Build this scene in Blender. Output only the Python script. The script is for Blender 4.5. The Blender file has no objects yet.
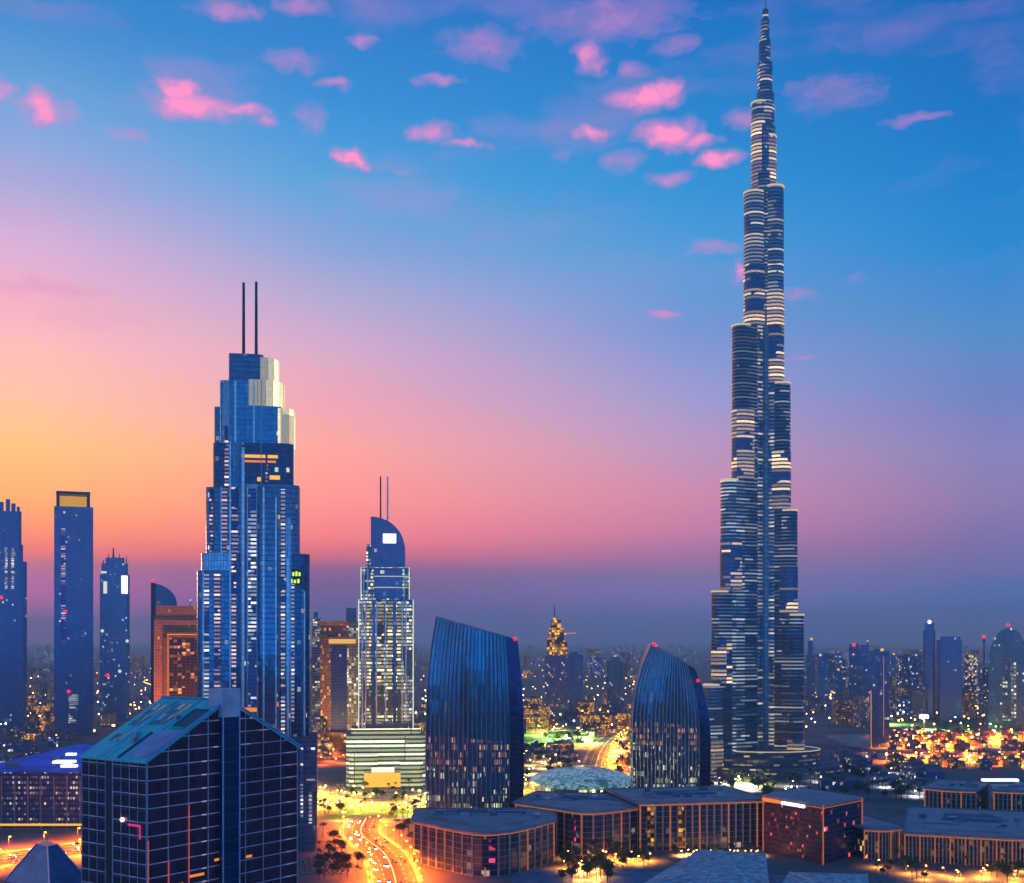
import bpy, math, random
from mathutils import Vector, noise as mnoise
R = math.radians
rnd = random.Random(7)
C = bpy.context.scene.collection
S = bpy.context.scene

# ------------------------------------------------------------------ camera
CAM_H, FOC, HORIZON = 144.0, 1217.0, 640.0
cam = bpy.data.cameras.new('camera')
cam.sensor_width = 36.0
cam.lens = FOC / 1024 * 36
cam.shift_y = (HORIZON - 441.5) / 1024
cam.clip_start = 1.0
cam.clip_end = 120000.0
cam_o = bpy.data.objects.new('camera', cam)
cam_o.location = (0, 0, CAM_H)
cam_o.rotation_euler = (R(90), 0, 0)
C.objects.link(cam_o)
S.camera = cam_o
S.view_settings.view_transform = 'Standard'
S.view_settings.look = 'None'
S.view_settings.exposure = 0.0
S.view_settings.gamma = 1.0
S.view_settings.use_curve_mapping = False
S.cycles.use_denoising = True
S.cycles.volume_bounces = 1
S.cycles.max_bounces = 6
S.cycles.diffuse_bounces = 2
S.cycles.glossy_bounces = 3
S.cycles.use_light_tree = True


def lin(c):
    return tuple(((v / 255) / 12.92 if v / 255 <= 0.04045 else ((v / 255 + 0.055) / 1.055) ** 2.4) for v in c[:3])


# ------------------------------------------------------------------ world: dusk sky
SUN_AZ, SUN_EL = -42.0, 2.5          # degrees; the glow lies past the left edge
W = bpy.data.worlds.new('World')
S.world = W
W.use_nodes = True
nt = W.node_tree
nt.nodes.clear()
N, L = nt.nodes.new, nt.links.new


def wmath(op, a, b=None, c=None):
    n = N('ShaderNodeMath'); n.operation = op
    for i, v in enumerate((a, b, c)):
        if v is None: continue
        if isinstance(v, (int, float)): n.inputs[i].default_value = v
        else: L(v, n.inputs[i])
    return n.outputs[0]


def wvec(op, a, b=None):
    n = N('ShaderNodeVectorMath'); n.operation = op
    for i, v in enumerate((a, b)):
        if v is None: continue
        if isinstance(v, tuple): n.inputs[i].default_value = v
        else: L(v, n.inputs[i])
    return n


tc = N('ShaderNodeTexCoord')
sep = N('ShaderNodeSeparateXYZ'); L(tc.outputs['Generated'], sep.inputs[0])
az = wmath('MULTIPLY', wmath('ARCTAN2', sep.outputs[0], sep.outputs[1]), 180 / math.pi)
el = wmath('MULTIPLY', wmath('ARCSINE', sep.outputs[2]), 180 / math.pi)

# sky colour by elevation (degrees) in four compass directions, then the side away from the sunset
SKY = {
    -21.5: [(0, (140, 98, 148)), (1.7, (160, 105, 150)), (2.9, (178, 112, 146)), (3.35, (190, 115, 138)), (3.75, (228, 120, 120)), (4.6, (252, 142, 110)), (6.1, (255, 174, 106)),
            (8.3, (255, 195, 122)), (10.4, (255, 195, 160)), (12.6, (255, 188, 184)), (14.7, (242, 175, 197)), (17.2, (212, 175, 215)),
            (19.4, (165, 170, 217)), (22.3, (112, 165, 220)), (25.8, (60, 138, 205)), (40, (25, 95, 175))],
    -8.5: [(0, (98, 90, 140)), (2.8, (126, 97, 142)), (3.35, (146, 100, 140)), (3.9, (204, 110, 126)), (4.8, (244, 128, 132)), (6.5, (255, 150, 143)), (8.8, (255, 165, 155)),
           (11, (238, 165, 180)), (13.3, (215, 170, 200)), (15.5, (180, 170, 210)), (17.6, (138, 165, 215)), (20.5, (85, 163, 220)),
           (23.7, (60, 142, 212)), (27.5, (48, 124, 200)), (40, (20, 90, 170))],
    8.1: [(0, (78, 98, 145)), (1.9, (114, 110, 154)), (3.0, (128, 112, 154)), (3.9, (160, 113, 155)), (5.1, (196, 125, 160)), (6.6, (207, 137, 167)), (8.8, (190, 150, 188)),
          (11.1, (160, 155, 206)), (14.1, (120, 150, 210)), (17.6, (80, 155, 215)), (20.5, (52, 145, 210)), (27.5, (22, 113, 195)), (40, (10, 85, 165))],
    21.4: [(0, (60, 85, 132)), (1.7, (92, 106, 150)), (3.1, (110, 110, 155)), (4.4, (126, 111, 162)), (6.1, (141, 122, 171)), (8.2, (136, 130, 183)),
           (10.4, (115, 130, 190)), (13.3, (85, 140, 200)), (16.6, (45, 136, 205)), (19.4, (18, 128, 203)), (22.4, (4, 116, 195)), (26, (2, 106, 186)), (40, (2, 80, 160))],
    110: [(0, (92, 135, 208)), (6, (112, 165, 238)), (14, (95, 165, 243)), (25, (55, 140, 225)), (40, (20, 100, 190))],
}
AIR, AIR_TOP = 0.00007, 700.0        # the haze layer below dims the sky; the sky above it is that much stronger
AIR_GLOW = (.120, .134, .226)


def beyond_air(d, c):
    d = max(d, 1.3)
    T = math.exp(-AIR * AIR_TOP / math.sin(math.radians(d)))
    return [max(.002, (v - (1 - T) * j) / T) for v, j in zip(lin(c), AIR_GLOW)]


el01 = wmath('DIVIDE', el, 40.0)


def ramp_of(stops):
    r = N('ShaderNodeValToRGB')
    L(el01, r.inputs[0])
    e = r.color_ramp.elements
    while len(e) < len(stops): e.new(0.5)
    for k, (d, c) in enumerate(stops):
        e[k].position = d / 40
        e[k].color = (*beyond_air(d, c), 1)
    return r.outputs[0]


def wmix(f, a, b):
    m = N('ShaderNodeMix'); m.data_type = 'RGBA'
    for s, v in ((0, f), (6, a), (7, b)):
        if isinstance(v, (int, float)): m.inputs[s].default_value = v
        elif isinstance(v, tuple): m.inputs[s].default_value = (*v[:3], 1)
        else: L(v, m.inputs[s])
    return m.outputs[2]


def maprange(v, a, b, lo=0.0, hi=1.0, kind='LINEAR'):
    m = N('ShaderNodeMapRange'); m.interpolation_type = kind
    L(v, m.inputs[0])
    for i, x in enumerate((a, b, lo, hi)): m.inputs[i + 1].default_value = x
    return m.outputs[0]


cols = sorted(SKY)
sky = ramp_of(SKY[cols[0]])
for a, b in zip(cols, cols[1:]):
    sky = wmix(maprange(az, a, b), sky, ramp_of(SKY[b]))
sky = wmix(maprange(az, -60, -120), sky, ramp_of(SKY[110]))

# small sunlit clouds, each an uneven patch of sky: azimuth, elevation, half sizes (from hundredths of the view), density
CLOUDS = [
    (42, 108, 32, 19, .95), (0, 88, 14, 14, .7), (178, 90, 28, 16, .95), (192, 106, 52, 17, .95), (238, 110, 34, 9, .7), (262, 120, 18, 6, .6),
    (128, 132, 26, 9, .35), (225, 8, 36, 13, .5), (298, 6, 34, 12, .55), (355, 158, 19, 11, .95), (362, 40, 16, 9, .55), (338, 84, 22, 8, .5),
    (292, 62, 36, 15, .38), (312, 118, 16, 18, .34), (482, 46, 48, 22, .42), (430, 131, 28, 12, .68), (465, 143, 20, 7, .65), (440, 80, 28, 7, .5),
    (395, 172, 16, 5, .4), (610, 18, 95, 28, .42), (592, 54, 18, 20, .72), (632, 69, 20, 10, .5), (676, 46, 26, 13, .36), (645, 99, 42, 17, .95),
    (662, 90, 20, 16, .8), (592, 132, 24, 11, .78), (668, 134, 36, 15, .95), (696, 143, 26, 10, .8), (718, 160, 28, 9, .85), (668, 178, 28, 10, .55),
    (622, 160, 24, 13, .4), (745, 116, 22, 14, .5), (712, 247, 36, 9, .42), (740, 272, 9, 16, .7), (665, 314, 24, 5, .6), (832, 94, 60, 22, .32),
    (920, 117, 40, 8, .4), (795, 298, 17, 9, .45), (802, 357, 26, 4, .4), (855, 280, 24, 8, .18), (48, 288, 70, 11, .35), (85, 320, 90, 20, .16), (565, 152, 22, 8, .26),
]
cb = N('ShaderNodeCombineXYZ'); L(az, cb.inputs[0]); L(el, cb.inputs[1])


def wnoise(scale, detail, vec):
    n = N('ShaderNodeTexNoise'); n.inputs['Scale'].default_value = scale; n.inputs['Detail'].default_value = detail
    L(vec, n.inputs['Vector']); return n


warp = wnoise(0.8, 6.0, cb.outputs[0])
wv = wvec('MULTIPLY', wvec('SUBTRACT', warp.outputs['Color'], (.5, .5, .5)).outputs[0], (2.4, 1.0, 0))
pos = wvec('ADD', cb.outputs[0], wv.outputs[0]).outputs[0]
acc = None
for (px, py, rx, ry, st) in CLOUDS:
    a_ = math.degrees(math.atan((px - 512) / FOC))
    ca = math.cos(math.radians(a_))
    e_ = math.degrees(math.atan((HORIZON - py) / FOC * ca))
    ce = math.cos(math.radians(e_))
    k = math.degrees(1 / FOC) * ca
    d = wvec('MULTIPLY', wvec('SUBTRACT', pos, (a_, e_, 0)).outputs[0], (1 / (rx * k * ca), 1 / (ry * k * ce * ce), 0))
    ln = wvec('LENGTH', d.outputs[0]).outputs['Value']
    v = maprange(ln, 1.4, 0.1, 0, st, 'SMOOTHSTEP')
    acc = v if acc is None else wmath('MAXIMUM', acc, v)
streak = wnoise(1.0, 5.0, wvec('MULTIPLY', cb.outputs[0], (.5, 1.6, 0)).outputs[0])
torn = wnoise(1.0, 8.0, wvec('MULTIPLY', pos, (1.1, 2.6, 0)).outputs[0])
torn.inputs['Roughness'].default_value = .62
acc = wmath('MULTIPLY', acc, maprange(streak.outputs[0], .3, .55, .75, 1.0))
# torn edges: the thin outer part of every cloud breaks into wisps
acc = maprange(wmath('SUBTRACT', wmath('MULTIPLY', acc, 1.35), wmath('MULTIPLY', torn.outputs[0], .55)), -.18, .95)
# a thin veil of high cloud joins them
veil = wnoise(1.0, 7.0, wvec('MULTIPLY', pos, (.10, .34, 0)).outputs[0])
acc = wmath('MAXIMUM', acc, wmath('MULTIPLY', maprange(veil.outputs[0], .50, .74, 0, .26, 'SMOOTHSTEP'), maprange(el, 15, 21)))
tint = wmix(maprange(acc, .3, .9), lin((220, 135, 205)), tuple(v * 1.18 for v in lin((255, 142, 195))))
sky = wmix(acc, sky, tint)

nishita = N('ShaderNodeTexSky')
nishita.sky_type = 'NISHITA'
nishita.sun_disc = False
nishita.sun_elevation = R(SUN_EL)
nishita.sun_rotation = R(SUN_AZ)
nishita.dust_density = 2.0
nsky = wvec('SCALE', nishita.outputs[0]); nsky.inputs['Scale'].default_value = 0.004
add = wvec('ADD', sky, nsky.outputs[0])
bg = N('ShaderNodeBackground'); L(add.outputs[0], bg.inputs[0]); bg.inputs[1].default_value = 1.0
out = N('ShaderNodeOutputWorld'); L(bg.outputs[0], out.inputs[0])

sun = bpy.data.lights.new('sun', 'SUN')
sun.energy = 0.25
sun.color = (1.0, .62, .42)
sun.angle = R(6)
sun_o = bpy.data.objects.new('sun', sun)
sd = Vector((math.sin(R(SUN_AZ)) * math.cos(R(SUN_EL)), math.cos(R(SUN_AZ)) * math.cos(R(SUN_EL)), math.sin(R(SUN_EL))))
sun_o.rotation_euler = sd.to_track_quat('Z', 'Y').to_euler()
sun_o.location = (-600, 600, 900)
C.objects.link(sun_o)


# ------------------------------------------------------------------ helpers
def at(px, Y):                       # a point Y metres away in the direction of a photo column
    return (px - 512) / FOC * Y


def zt(py, Y):                       # its height from a photo row
    return CAM_H - (py - HORIZON) / FOC * Y


def gy(py):                          # how far away the ground is at a photo row
    return CAM_H * FOC / (py - HORIZON)


class MB:
    def __init__(s): s.v, s.f, s.u, s.m = [], [], [], []

    def face(s, idx, uv, m=0):
        s.f.append(tuple(idx)); s.u.append(uv); s.m.append(m)

    def prism(s, poly, z0, z1, m=0, cap=1, u0=0.0, bottom=False, captop=True):
        n = len(poly); b = len(s.v)
        z0s = z0 if isinstance(z0, (list, tuple)) else [z0] * n
        z1s = z1 if isinstance(z1, (list, tuple)) else [z1] * n
        s.v += [(x, y, z) for (x, y), z in zip(poly, z0s)] + [(x, y, z) for (x, y), z in zip(poly, z1s)]
        u = u0
        for i in range(n):
            j = (i + 1) % n
            d = math.dist(poly[i], poly[j])
            s.face((b + i, b + j, b + n + j, b + n + i), ((u, z0s[i]), (u + d, z0s[j]), (u + d, z1s[j]), (u, z1s[i])), m)
            u += d
        if captop: s.face([b + n + i for i in range(n)], [poly[i] for i in range(n)], cap)
        if bottom: s.face([b + n - 1 - i for i in range(n)], [poly[n - 1 - i] for i in range(n)], cap)
        return s

    def box(s, x0, x1, y0, y1, z0, z1, m=0, cap=None):
        return s.prism([(x0, y0), (x1, y0), (x1, y1), (x0, y1)], z0, z1, m, m if cap is None else cap, bottom=True)

    def loft(s, rings, m=0, cap=1):  # rings of equal length, each a list of (x, y, z)
        n = len(rings[0]); b = len(s.v)
        for r in rings: s.v += r
        for k in range(len(rings) - 1):
            u = 0.0
            for i in range(n):
                j = (i + 1) % n
                d = math.dist(rings[0][i], rings[0][j])
                a0, a1, c0, c1 = rings[k][i], rings[k][j], rings[k + 1][j], rings[k + 1][i]
                s.face((b + k * n + i, b + k * n + j, b + (k + 1) * n + j, b + (k + 1) * n + i),
                       ((u, a0[2]), (u + d, a1[2]), (u + d, c0[2]), (u, c1[2])), m)
                u += d
        s.face([b + (len(rings) - 1) * n + i for i in range(n)], [(p[0], p[1]) for p in rings[-1]], cap)
        return s

    def profile(s, prof, y0, y1, m=0, side=1):   # an outline in x-z pushed through from y0 (front) to y1
        n = len(prof); b = len(s.v)
        s.v += [(x, y0, z) for x, z in prof] + [(x, y1, z) for x, z in prof]
        s.face([b + i for i in range(n)], [(x, z) for x, z in prof], m)
        s.face([b + 2 * n - 1 - i for i in range(n)], [prof[n - 1 - i] for i in range(n)], m)
        for i in range(n):
            j = (i + 1) % n
            s.face((b + j, b + i, b + n + i, b + n + j), ((y0, prof[j][1]), (y0, prof[i][1]), (y1, prof[i][1]), (y1, prof[j][1])), side)
        return s

    def bar(s, p, q, r, m=0, n=4, r2=None):      # a straight bar between two points
        p, q = Vector(p), Vector(q); d = (q - p)
        ln = d.length; d.normalize()
        a = d.orthogonal().normalized(); c = d.cross(a)
        b = len(s.v); r2 = r if r2 is None else r2
        for o, rr in ((p, r), (q, r2)):
            for i in range(n):
                t = 2 * math.pi * (i + .5) / n
                s.v.append(tuple(o + a * math.cos(t) * rr + c * math.sin(t) * rr))
        for i in range(n):
            j = (i + 1) % n
            s.face((b + i, b + j, b + n + j, b + n + i), ((0, 0), (1, 0), (1, ln), (0, ln)), m)
        s.face([b + n - 1 - i for i in range(n)], [(0, 0)] * n, m)
        s.face([b + n + i for i in range(n)], [(0, 0)] * n, m)
        return s

    def ball(s, c, r, m=0, nu=8, nv=5, sz=1.0):
        b = len(s.v)
        s.v.append((c[0], c[1], c[2] - r * sz))
        for k in range(1, nv):
            t = math.pi * k / nv - math.pi / 2
            for i in range(nu):
                a = 2 * math.pi * i / nu
                s.v.append((c[0] + r * math.cos(t) * math.cos(a), c[1] + r * math.cos(t) * math.sin(a), c[2] + r * sz * math.sin(t)))
        s.v.append((c[0], c[1], c[2] + r * sz)); top = len(s.v) - 1
        z = ((0, 0),) * 4
        for i in range(nu):
            j = (i + 1) % nu
            s.face((b, b + 1 + j, b + 1 + i), z[:3], m)
            for k in range(nv - 2):
                o = b + 1 + k * nu
                s.face((o + i, o + j, o + nu + j, o + nu + i), z, m)
            o = b + 1 + (nv - 2) * nu
            s.face((o + i, o + j, top), z[:3], m)
        return s

    def mesh(s, name, mats):
        me = bpy.data.meshes.new(name)
        me.from_pydata(s.v, [], s.f)
        for m in (mats if isinstance(mats, (list, tuple)) else [mats]): me.materials.append(m)
        uv = me.uv_layers.new(name='UVMap')
        k = 0
        for p, u, mi in zip(me.polygons, s.u, s.m):
            p.material_index = mi
            for t in u:
                uv.data[k].uv = t; k += 1
        me.update()
        return me

    def build(s, name, mats, parent=None, loc=None, rz=0.0):
        o = bpy.data.objects.new(name, s.mesh(name, mats))
        C.objects.link(o)
        if parent: o.parent = parent
        if loc: o.location = loc
        if rz: o.rotation_euler.z = rz
        return o


def tag(o, label=None, cat=None, group=None, kind=None):
    for k, v in (('label', label), ('category', cat), ('group', group), ('kind', kind)):
        if v: o[k] = v
    return o


def thing(name, label, cat, loc=(0, 0, 0), rz=0.0, group=None):
    o = bpy.data.objects.new(name, None)
    o.empty_display_size = 2
    C.objects.link(o)
    o.location = loc; o.rotation_euler.z = rz
    return tag(o, label, cat, group)


KIDS = {}


def copy_tree(o, parent=None):
    c = o.copy(); C.objects.link(c)
    if parent: c.parent = parent
    if o not in KIDS: KIDS[o] = list(o.children)
    for ch in KIDS[o]: copy_tree(ch, c)
    return c


def rect(x0, x1, y0, y1): return [(x0, y0), (x1, y0), (x1, y1), (x0, y1)]


def round_rect(x0, x1, y0, y1, left=0.0, right=0.0, n=7):   # front corners rounded towards the viewer
    p = [(x0, y1)]
    if left:
        p += [(x0 + left - left * math.cos(t), y0 + left - left * math.sin(t)) for t in (math.pi / 2 * k / n for k in range(n + 1))]
    else: p.append((x0, y0))
    if right:
        p += [(x1 - right + right * math.sin(t), y0 + right - right * math.cos(t)) for t in (math.pi / 2 * k / n for k in range(n + 1))]
    else: p.append((x1, y0))
    p.append((x1, y1))
    return p


def circle(r, n=24, cx=0, cy=0, ry=None): return [(cx + r * math.cos(2 * math.pi * i / n), cy + (ry or r) * math.sin(2 * math.pi * i / n)) for i in range(n)]


# ------------------------------------------------------------------ materials
def new_mat(name):
    m = bpy.data.materials.new(name); m.use_nodes = True
    t = m.node_tree; b = t.nodes['Principled BSDF']
    return m, t, b


def plain(name, col, rough=.6, metal=0.0, var=.25, scale=.15, emit=None, estr=0.0):
    m, t, b = new_mat(name)
    if emit:
        b.inputs['Emission Color'].default_value = (*emit, 1); b.inputs['Emission Strength'].default_value = estr
        m.cycles.emission_sampling = 'NONE'
    b.inputs['Roughness'].default_value = rough; b.inputs['Metallic'].default_value = metal
    tx = t.nodes.new('ShaderNodeTexCoord')
    n = t.nodes.new('ShaderNodeTexNoise'); n.inputs['Scale'].default_value = scale; n.inputs['Detail'].default_value = 6
    t.links.new(tx.outputs['Object'], n.inputs['Vector'])
    mr = t.nodes.new('ShaderNodeMapRange')
    mr.inputs[1].default_value = .3; mr.inputs[2].default_value = .7; mr.inputs[3].default_value = 1 - var; mr.inputs[4].default_value = 1 + var
    t.links.new(n.outputs[0], mr.inputs[0])
    sc = t.nodes.new('ShaderNodeVectorMath'); sc.operation = 'SCALE'; sc.inputs[0].default_value = col[:3]
    t.links.new(mr.outputs[0], sc.inputs['Scale']); t.links.new(sc.outputs[0], b.inputs['Base Color'])
    return m


def glow(name, col, strength, sampled=False):
    m, t, b = new_mat(name)
    b.inputs['Base Color'].default_value = (*[v * .12 for v in col], 1)
    b.inputs['Emission Color'].default_value = (*col, 1)
    b.inputs['Emission Strength'].default_value = strength
    if not sampled: m.cycles.emission_sampling = 'NONE'
    return m


def build_facade_group():
    g = bpy.data.node_groups.new('facade', 'ShaderNodeTree')
    I = g.interface

    def sock(n, kind, d):
        s = I.new_socket(n, in_out='INPUT', socket_type=kind)
        s.default_value = d
    for n, d in (('Floor', 4.0), ('Bay', 3.0), ('Slab', .2), ('Mullion', .1), ('Lit', .2), ('Strength', 1.0), ('Metal', .6), ('Rough', .15), ('Seed', 0.0), ('Clump', .03), ('Wobble', .02), ('Blank', 0.0)):
        sock(n, 'NodeSocketFloat', d)
    for n in ('Glass', 'Frame', 'LitA', 'LitB'): sock(n, 'NodeSocketColor', (.5, .5, .5, 1))
    I.new_socket('BSDF', in_out='OUTPUT', socket_type='NodeSocketShader')
    nn, ll = g.nodes.new, g.links.new
    gi, go = nn('NodeGroupInput'), nn('NodeGroupOutput')

    def M(op, a, b=None, c=None):
        n = nn('ShaderNodeMath'); n.operation = op
        for i, v in enumerate((a, b, c)):
            if v is None: continue
            if isinstance(v, (int, float)): n.inputs[i].default_value = v
            else: ll(v, n.inputs[i])
        return n.outputs[0]
    uv = nn('ShaderNodeUVMap'); uv.uv_map = 'UVMap'
    sp = nn('ShaderNodeSeparateXYZ'); ll(uv.outputs[0], sp.inputs[0])
    u = M('DIVIDE', sp.outputs[0], gi.outputs['Bay']); v = M('DIVIDE', sp.outputs[1], gi.outputs['Floor'])
    cu, cv = M('FLOOR', u), M('FLOOR', v)
    fu, fv = M('FRACT', u), M('FRACT', v)
    frame = M('MAXIMUM', M('LESS_THAN', fu, gi.outputs['Mullion']), M('LESS_THAN', fv, gi.outputs['Slab']))
    cell = nn('ShaderNodeCombineXYZ'); ll(cu, cell.inputs[0]); ll(cv, cell.inputs[1]); ll(gi.outputs['Seed'], cell.inputs[2])
    wn = nn('ShaderNodeTexWhiteNoise'); wn.noise_dimensions = '3D'; ll(cell.outputs[0], wn.inputs['Vector'])
    cs = nn('ShaderNodeSeparateColor'); ll(wn.outputs['Color'], cs.inputs[0])
    # clumps: whole groups of rooms lit or dark
    cp = nn('ShaderNodeCombineXYZ'); ll(sp.outputs[0], cp.inputs[0]); ll(sp.outputs[1], cp.inputs[1]); ll(M('MULTIPLY', gi.outputs['Seed'], 37.0), cp.inputs[2])
    nz = nn('ShaderNodeTexNoise'); nz.inputs['Detail'].default_value = 2; ll(cp.outputs[0], nz.inputs['Vector']); ll(gi.outputs['Clump'], nz.inputs['Scale'])
    mr = nn('ShaderNodeMapRange'); ll(nz.outputs[0], mr.inputs[0]); mr.inputs[1].default_value = .38; mr.inputs[2].default_value = .62; mr.inputs[3].default_value = .12; mr.inputs[4].default_value = 1.9
    lit = M('LESS_THAN', wn.outputs['Value'], M('MULTIPLY', gi.outputs['Lit'], mr.outputs[0]))
    room = M('ADD', M('MULTIPLY', M('POWER', cs.outputs[1], 2.6), 1.5), .18)
    # the inside of a room is brighter below its ceiling lamps: a second, finer noise breaks the pane up
    nz2 = nn('ShaderNodeTexNoise'); nz2.inputs['Scale'].default_value = .55; nz2.inputs['Detail'].default_value = 3; ll(cp.outputs[0], nz2.inputs['Vector'])
    room = M('MULTIPLY', room, M('ADD', M('MULTIPLY', nz2.outputs[0], 1.2), .4))
    es = M('MULTIPLY', M('MULTIPLY', M('MULTIPLY', lit, room), M('SUBTRACT', 1.0, frame)), gi.outputs['Strength'])
    lc = nn('ShaderNodeMix'); lc.data_type = 'RGBA'; ll(cs.outputs[2], lc.inputs[0]); ll(gi.outputs['LitA'], lc.inputs[6]); ll(gi.outputs['LitB'], lc.inputs[7])
    gv = nn('ShaderNodeVectorMath'); gv.operation = 'SCALE'; ll(gi.outputs['Glass'], gv.inputs[0])
    ll(M('ADD', M('MULTIPLY', cs.outputs[0], .4), .8), gv.inputs['Scale'])
    bc = nn('ShaderNodeMix'); bc.data_type = 'RGBA'; ll(frame, bc.inputs[0]); ll(gv.outputs[0], bc.inputs[6]); ll(gi.outputs['Frame'], bc.inputs[7])
    geo = nn('ShaderNodeNewGeometry')
    wob = nn('ShaderNodeVectorMath'); wob.operation = 'SUBTRACT'; ll(wn.outputs['Color'], wob.inputs[0]); wob.inputs[1].default_value = (.5, .5, .5)
    wo2 = nn('ShaderNodeVectorMath'); wo2.operation = 'SCALE'; ll(wob.outputs[0], wo2.inputs[0]); ll(gi.outputs['Wobble'], wo2.inputs['Scale'])
    wo3 = nn('ShaderNodeVectorMath'); ll(geo.outputs['Normal'], wo3.inputs[0]); ll(wo2.outputs[0], wo3.inputs[1])
    wo4 = nn('ShaderNodeVectorMath'); wo4.operation = 'NORMALIZE'; ll(wo3.outputs[0], wo4.inputs[0])
    p = nn('ShaderNodeBsdfPrincipled')
    ll(bc.outputs[2], p.inputs['Base Color'])
    ll(M('MULTIPLY', gi.outputs['Metal'], M('SUBTRACT', 1.0, frame)), p.inputs['Metallic'])
    ll(M('ADD', gi.outputs['Rough'], M('MULTIPLY', frame, .3)), p.inputs['Roughness'])
    ll(lc.outputs[2], p.inputs['Emission Color']); ll(es, p.inputs['Emission Strength'])
    ll(wo4.outputs[0], p.inputs['Normal'])
    ll(p.outputs[0], go.inputs[0])
    return g


FG = build_facade_group()
SEED = [0]


def facade(name, glass, frame, lita, litb, **kw):
    m = bpy.data.materials.new(name); m.use_nodes = True
    t = m.node_tree; t.nodes.clear()
    g = t.nodes.new('ShaderNodeGroup'); g.node_tree = FG
    o = t.nodes.new('ShaderNodeOutputMaterial'); t.links.new(g.outputs[0], o.inputs[0])
    SEED[0] += 1
    g.inputs['Seed'].default_value = SEED[0] * 1.37
    for n, c in (('Glass', glass), ('Frame', frame), ('LitA', lita), ('LitB', litb)): g.inputs[n].default_value = (*c, 1)
    for k, v in kw.items(): g.inputs[k].default_value = v
    m.cycles.emission_sampling = 'NONE'
    return m


WARM, CREAM, COOL, AMBER, GREENY, RED = (1, .62, .25), (1, .85, .58), (.75, .9, 1), (1, .36, .04), (.75, 1, .6), (1, .12, .08)

# ------------------------------------------------------------------ ground and air
GROUND = plain('city_ground', (.16, .13, .11), .9, 0, .45, .015)
g = MB(); g.face((0, 1, 2, 3), ((0, 0), (1, 0), (1, 1), (0, 1))); g.v = [(-40000, -3000, 0), (40000, -3000, 0), (40000, 45000, 0), (-40000, 45000, 0)]
tag(g.build('ground', GROUND), kind='structure')


def haze():
    m = bpy.data.materials.new('air'); m.use_nodes = True
    t = m.node_tree; t.nodes.clear()
    v = t.nodes.new('ShaderNodeVolumePrincipled')
    v.inputs['Color'].default_value = (.90, .93, .81, 1)
    v.inputs['Density'].default_value = AIR
    v.inputs['Anisotropy'].default_value = 0.2
    o = t.nodes.new('ShaderNodeOutputMaterial'); t.links.new(v.outputs[0], o.inputs['Volume'])
    b = MB().box(-41000, 41000, -4000, 46000, -1.5, 850)
    tag(b.build('haze', m), kind='stuff')


haze()
ROOF = plain('roof_membrane', (.10, .12, .16), .8, 0, .3, .08)
ROOFBLUE = plain('blue_grey_roof', (.36, .30, .27), .7, .0, .25, .06)
CONCRETE = plain('dusky_concrete', (.22, .21, .22), .8)
STEEL = plain('pale_steel', (.45, .47, .52), .35, .8, .1)
DARKSTEEL = plain('dark_steel', (.05, .06, .09), .4, .6, .2)
BROWNSTONE = plain('brown_stone', (.20, .10, .06), .7)
SAND = plain('sand_render', (.34, .25, .17), .8)
ASPHALT = plain('asphalt', (.05, .05, .052), .75, 0, .3, .4)
PAINT = plain('road_paint', (.75, .75, .72), .6, 0, .15, 1)
PAVING = plain('pale_paving', (.34, .28, .21), .8, 0, .7, .07)
GRASS = plain('lawn_green', (.05, .13, .03), .9, 0, .5, .15)
REDGLOW = glow('aviation_red', (1, .006, .018), 4)
WHITEGLOW = glow('white_sign_light', (.95, .97, 1), 1.6)
CREAMGLOW = facade('cream_painted_light', (.6, .5, .3), (.5, .4, .2), (1, .80, .36), (1, .70, .26), Floor=60, Bay=5.5, Slab=.0, Mullion=.05, Lit=12, Strength=1.4, Metal=0, Rough=.4)  # glow painted for light falling on the cream panels; nothing lit behind them
EDGEGLOW = glow('edge_strip', (.95, .95, .85), .8)
AMBERGLOW = glow('amber_strip', (1, .25, .02), .95)
GOLDGLOW = glow('gold_strip', (1, .48, .06), 1.1)

# ------------------------------------------------------------------ the streets
def ribbon(pts, w, z, m, name, dash=None, off=0.0):
    b = MB()
    P = [Vector((x, y)) for x, y in pts]
    L_, Rr = [], []
    for i, p in enumerate(P):
        d = (P[min(i + 1, len(P) - 1)] - P[max(i - 1, 0)]).normalized(); nrm = Vector((-d.y, d.x))
        L_.append(p + nrm * (off + w / 2)); Rr.append(p + nrm * (off - w / 2))
    if dash is None:
        for i in range(len(P) - 1):
            k = len(b.v)
            b.v += [(*Rr[i], z), (*Rr[i + 1], z), (*L_[i + 1], z), (*L_[i], z)]
            b.face((k, k + 1, k + 2, k + 3), ((0, 0), (1, 0), (1, 1), (0, 1)))
    else:
        for i in range(len(P) - 1):
            n = max(1, int((P[i + 1] - P[i]).length / dash))
            for j in range(n):
                k = len(b.v); a, c = j / n, (j + .45) / n
                b.v += [(*Rr[i].lerp(Rr[i + 1], a), z), (*Rr[i].lerp(Rr[i + 1], c), z), (*L_[i].lerp(L_[i + 1], c), z), (*L_[i].lerp(L_[i + 1], a), z)]
                b.face((k, k + 1, k + 2, k + 3), ((0, 0), (1, 0), (1, 1), (0, 1)))
    o = b.build(name, m)
    tag(o, kind='structure')
    return o


def smooth(pts, n=6):               # a smooth line through the given points
    out = []
    for i in range(len(pts) - 1):
        p0, p1, p2, p3 = pts[max(i - 1, 0)], pts[i], pts[i + 1], pts[min(i + 2, len(pts) - 1)]
        for k in range(n):
            t = k / n
            out.append(tuple(.5 * (2 * b + (c - a) * t + (2 * a - 5 * b + 4 * c - d) * t * t + (3 * b - a - 3 * c + d) * t ** 3) for a, b, c, d in zip(p0, p1, p2, p3)))
    return out + [pts[-1]]


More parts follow.
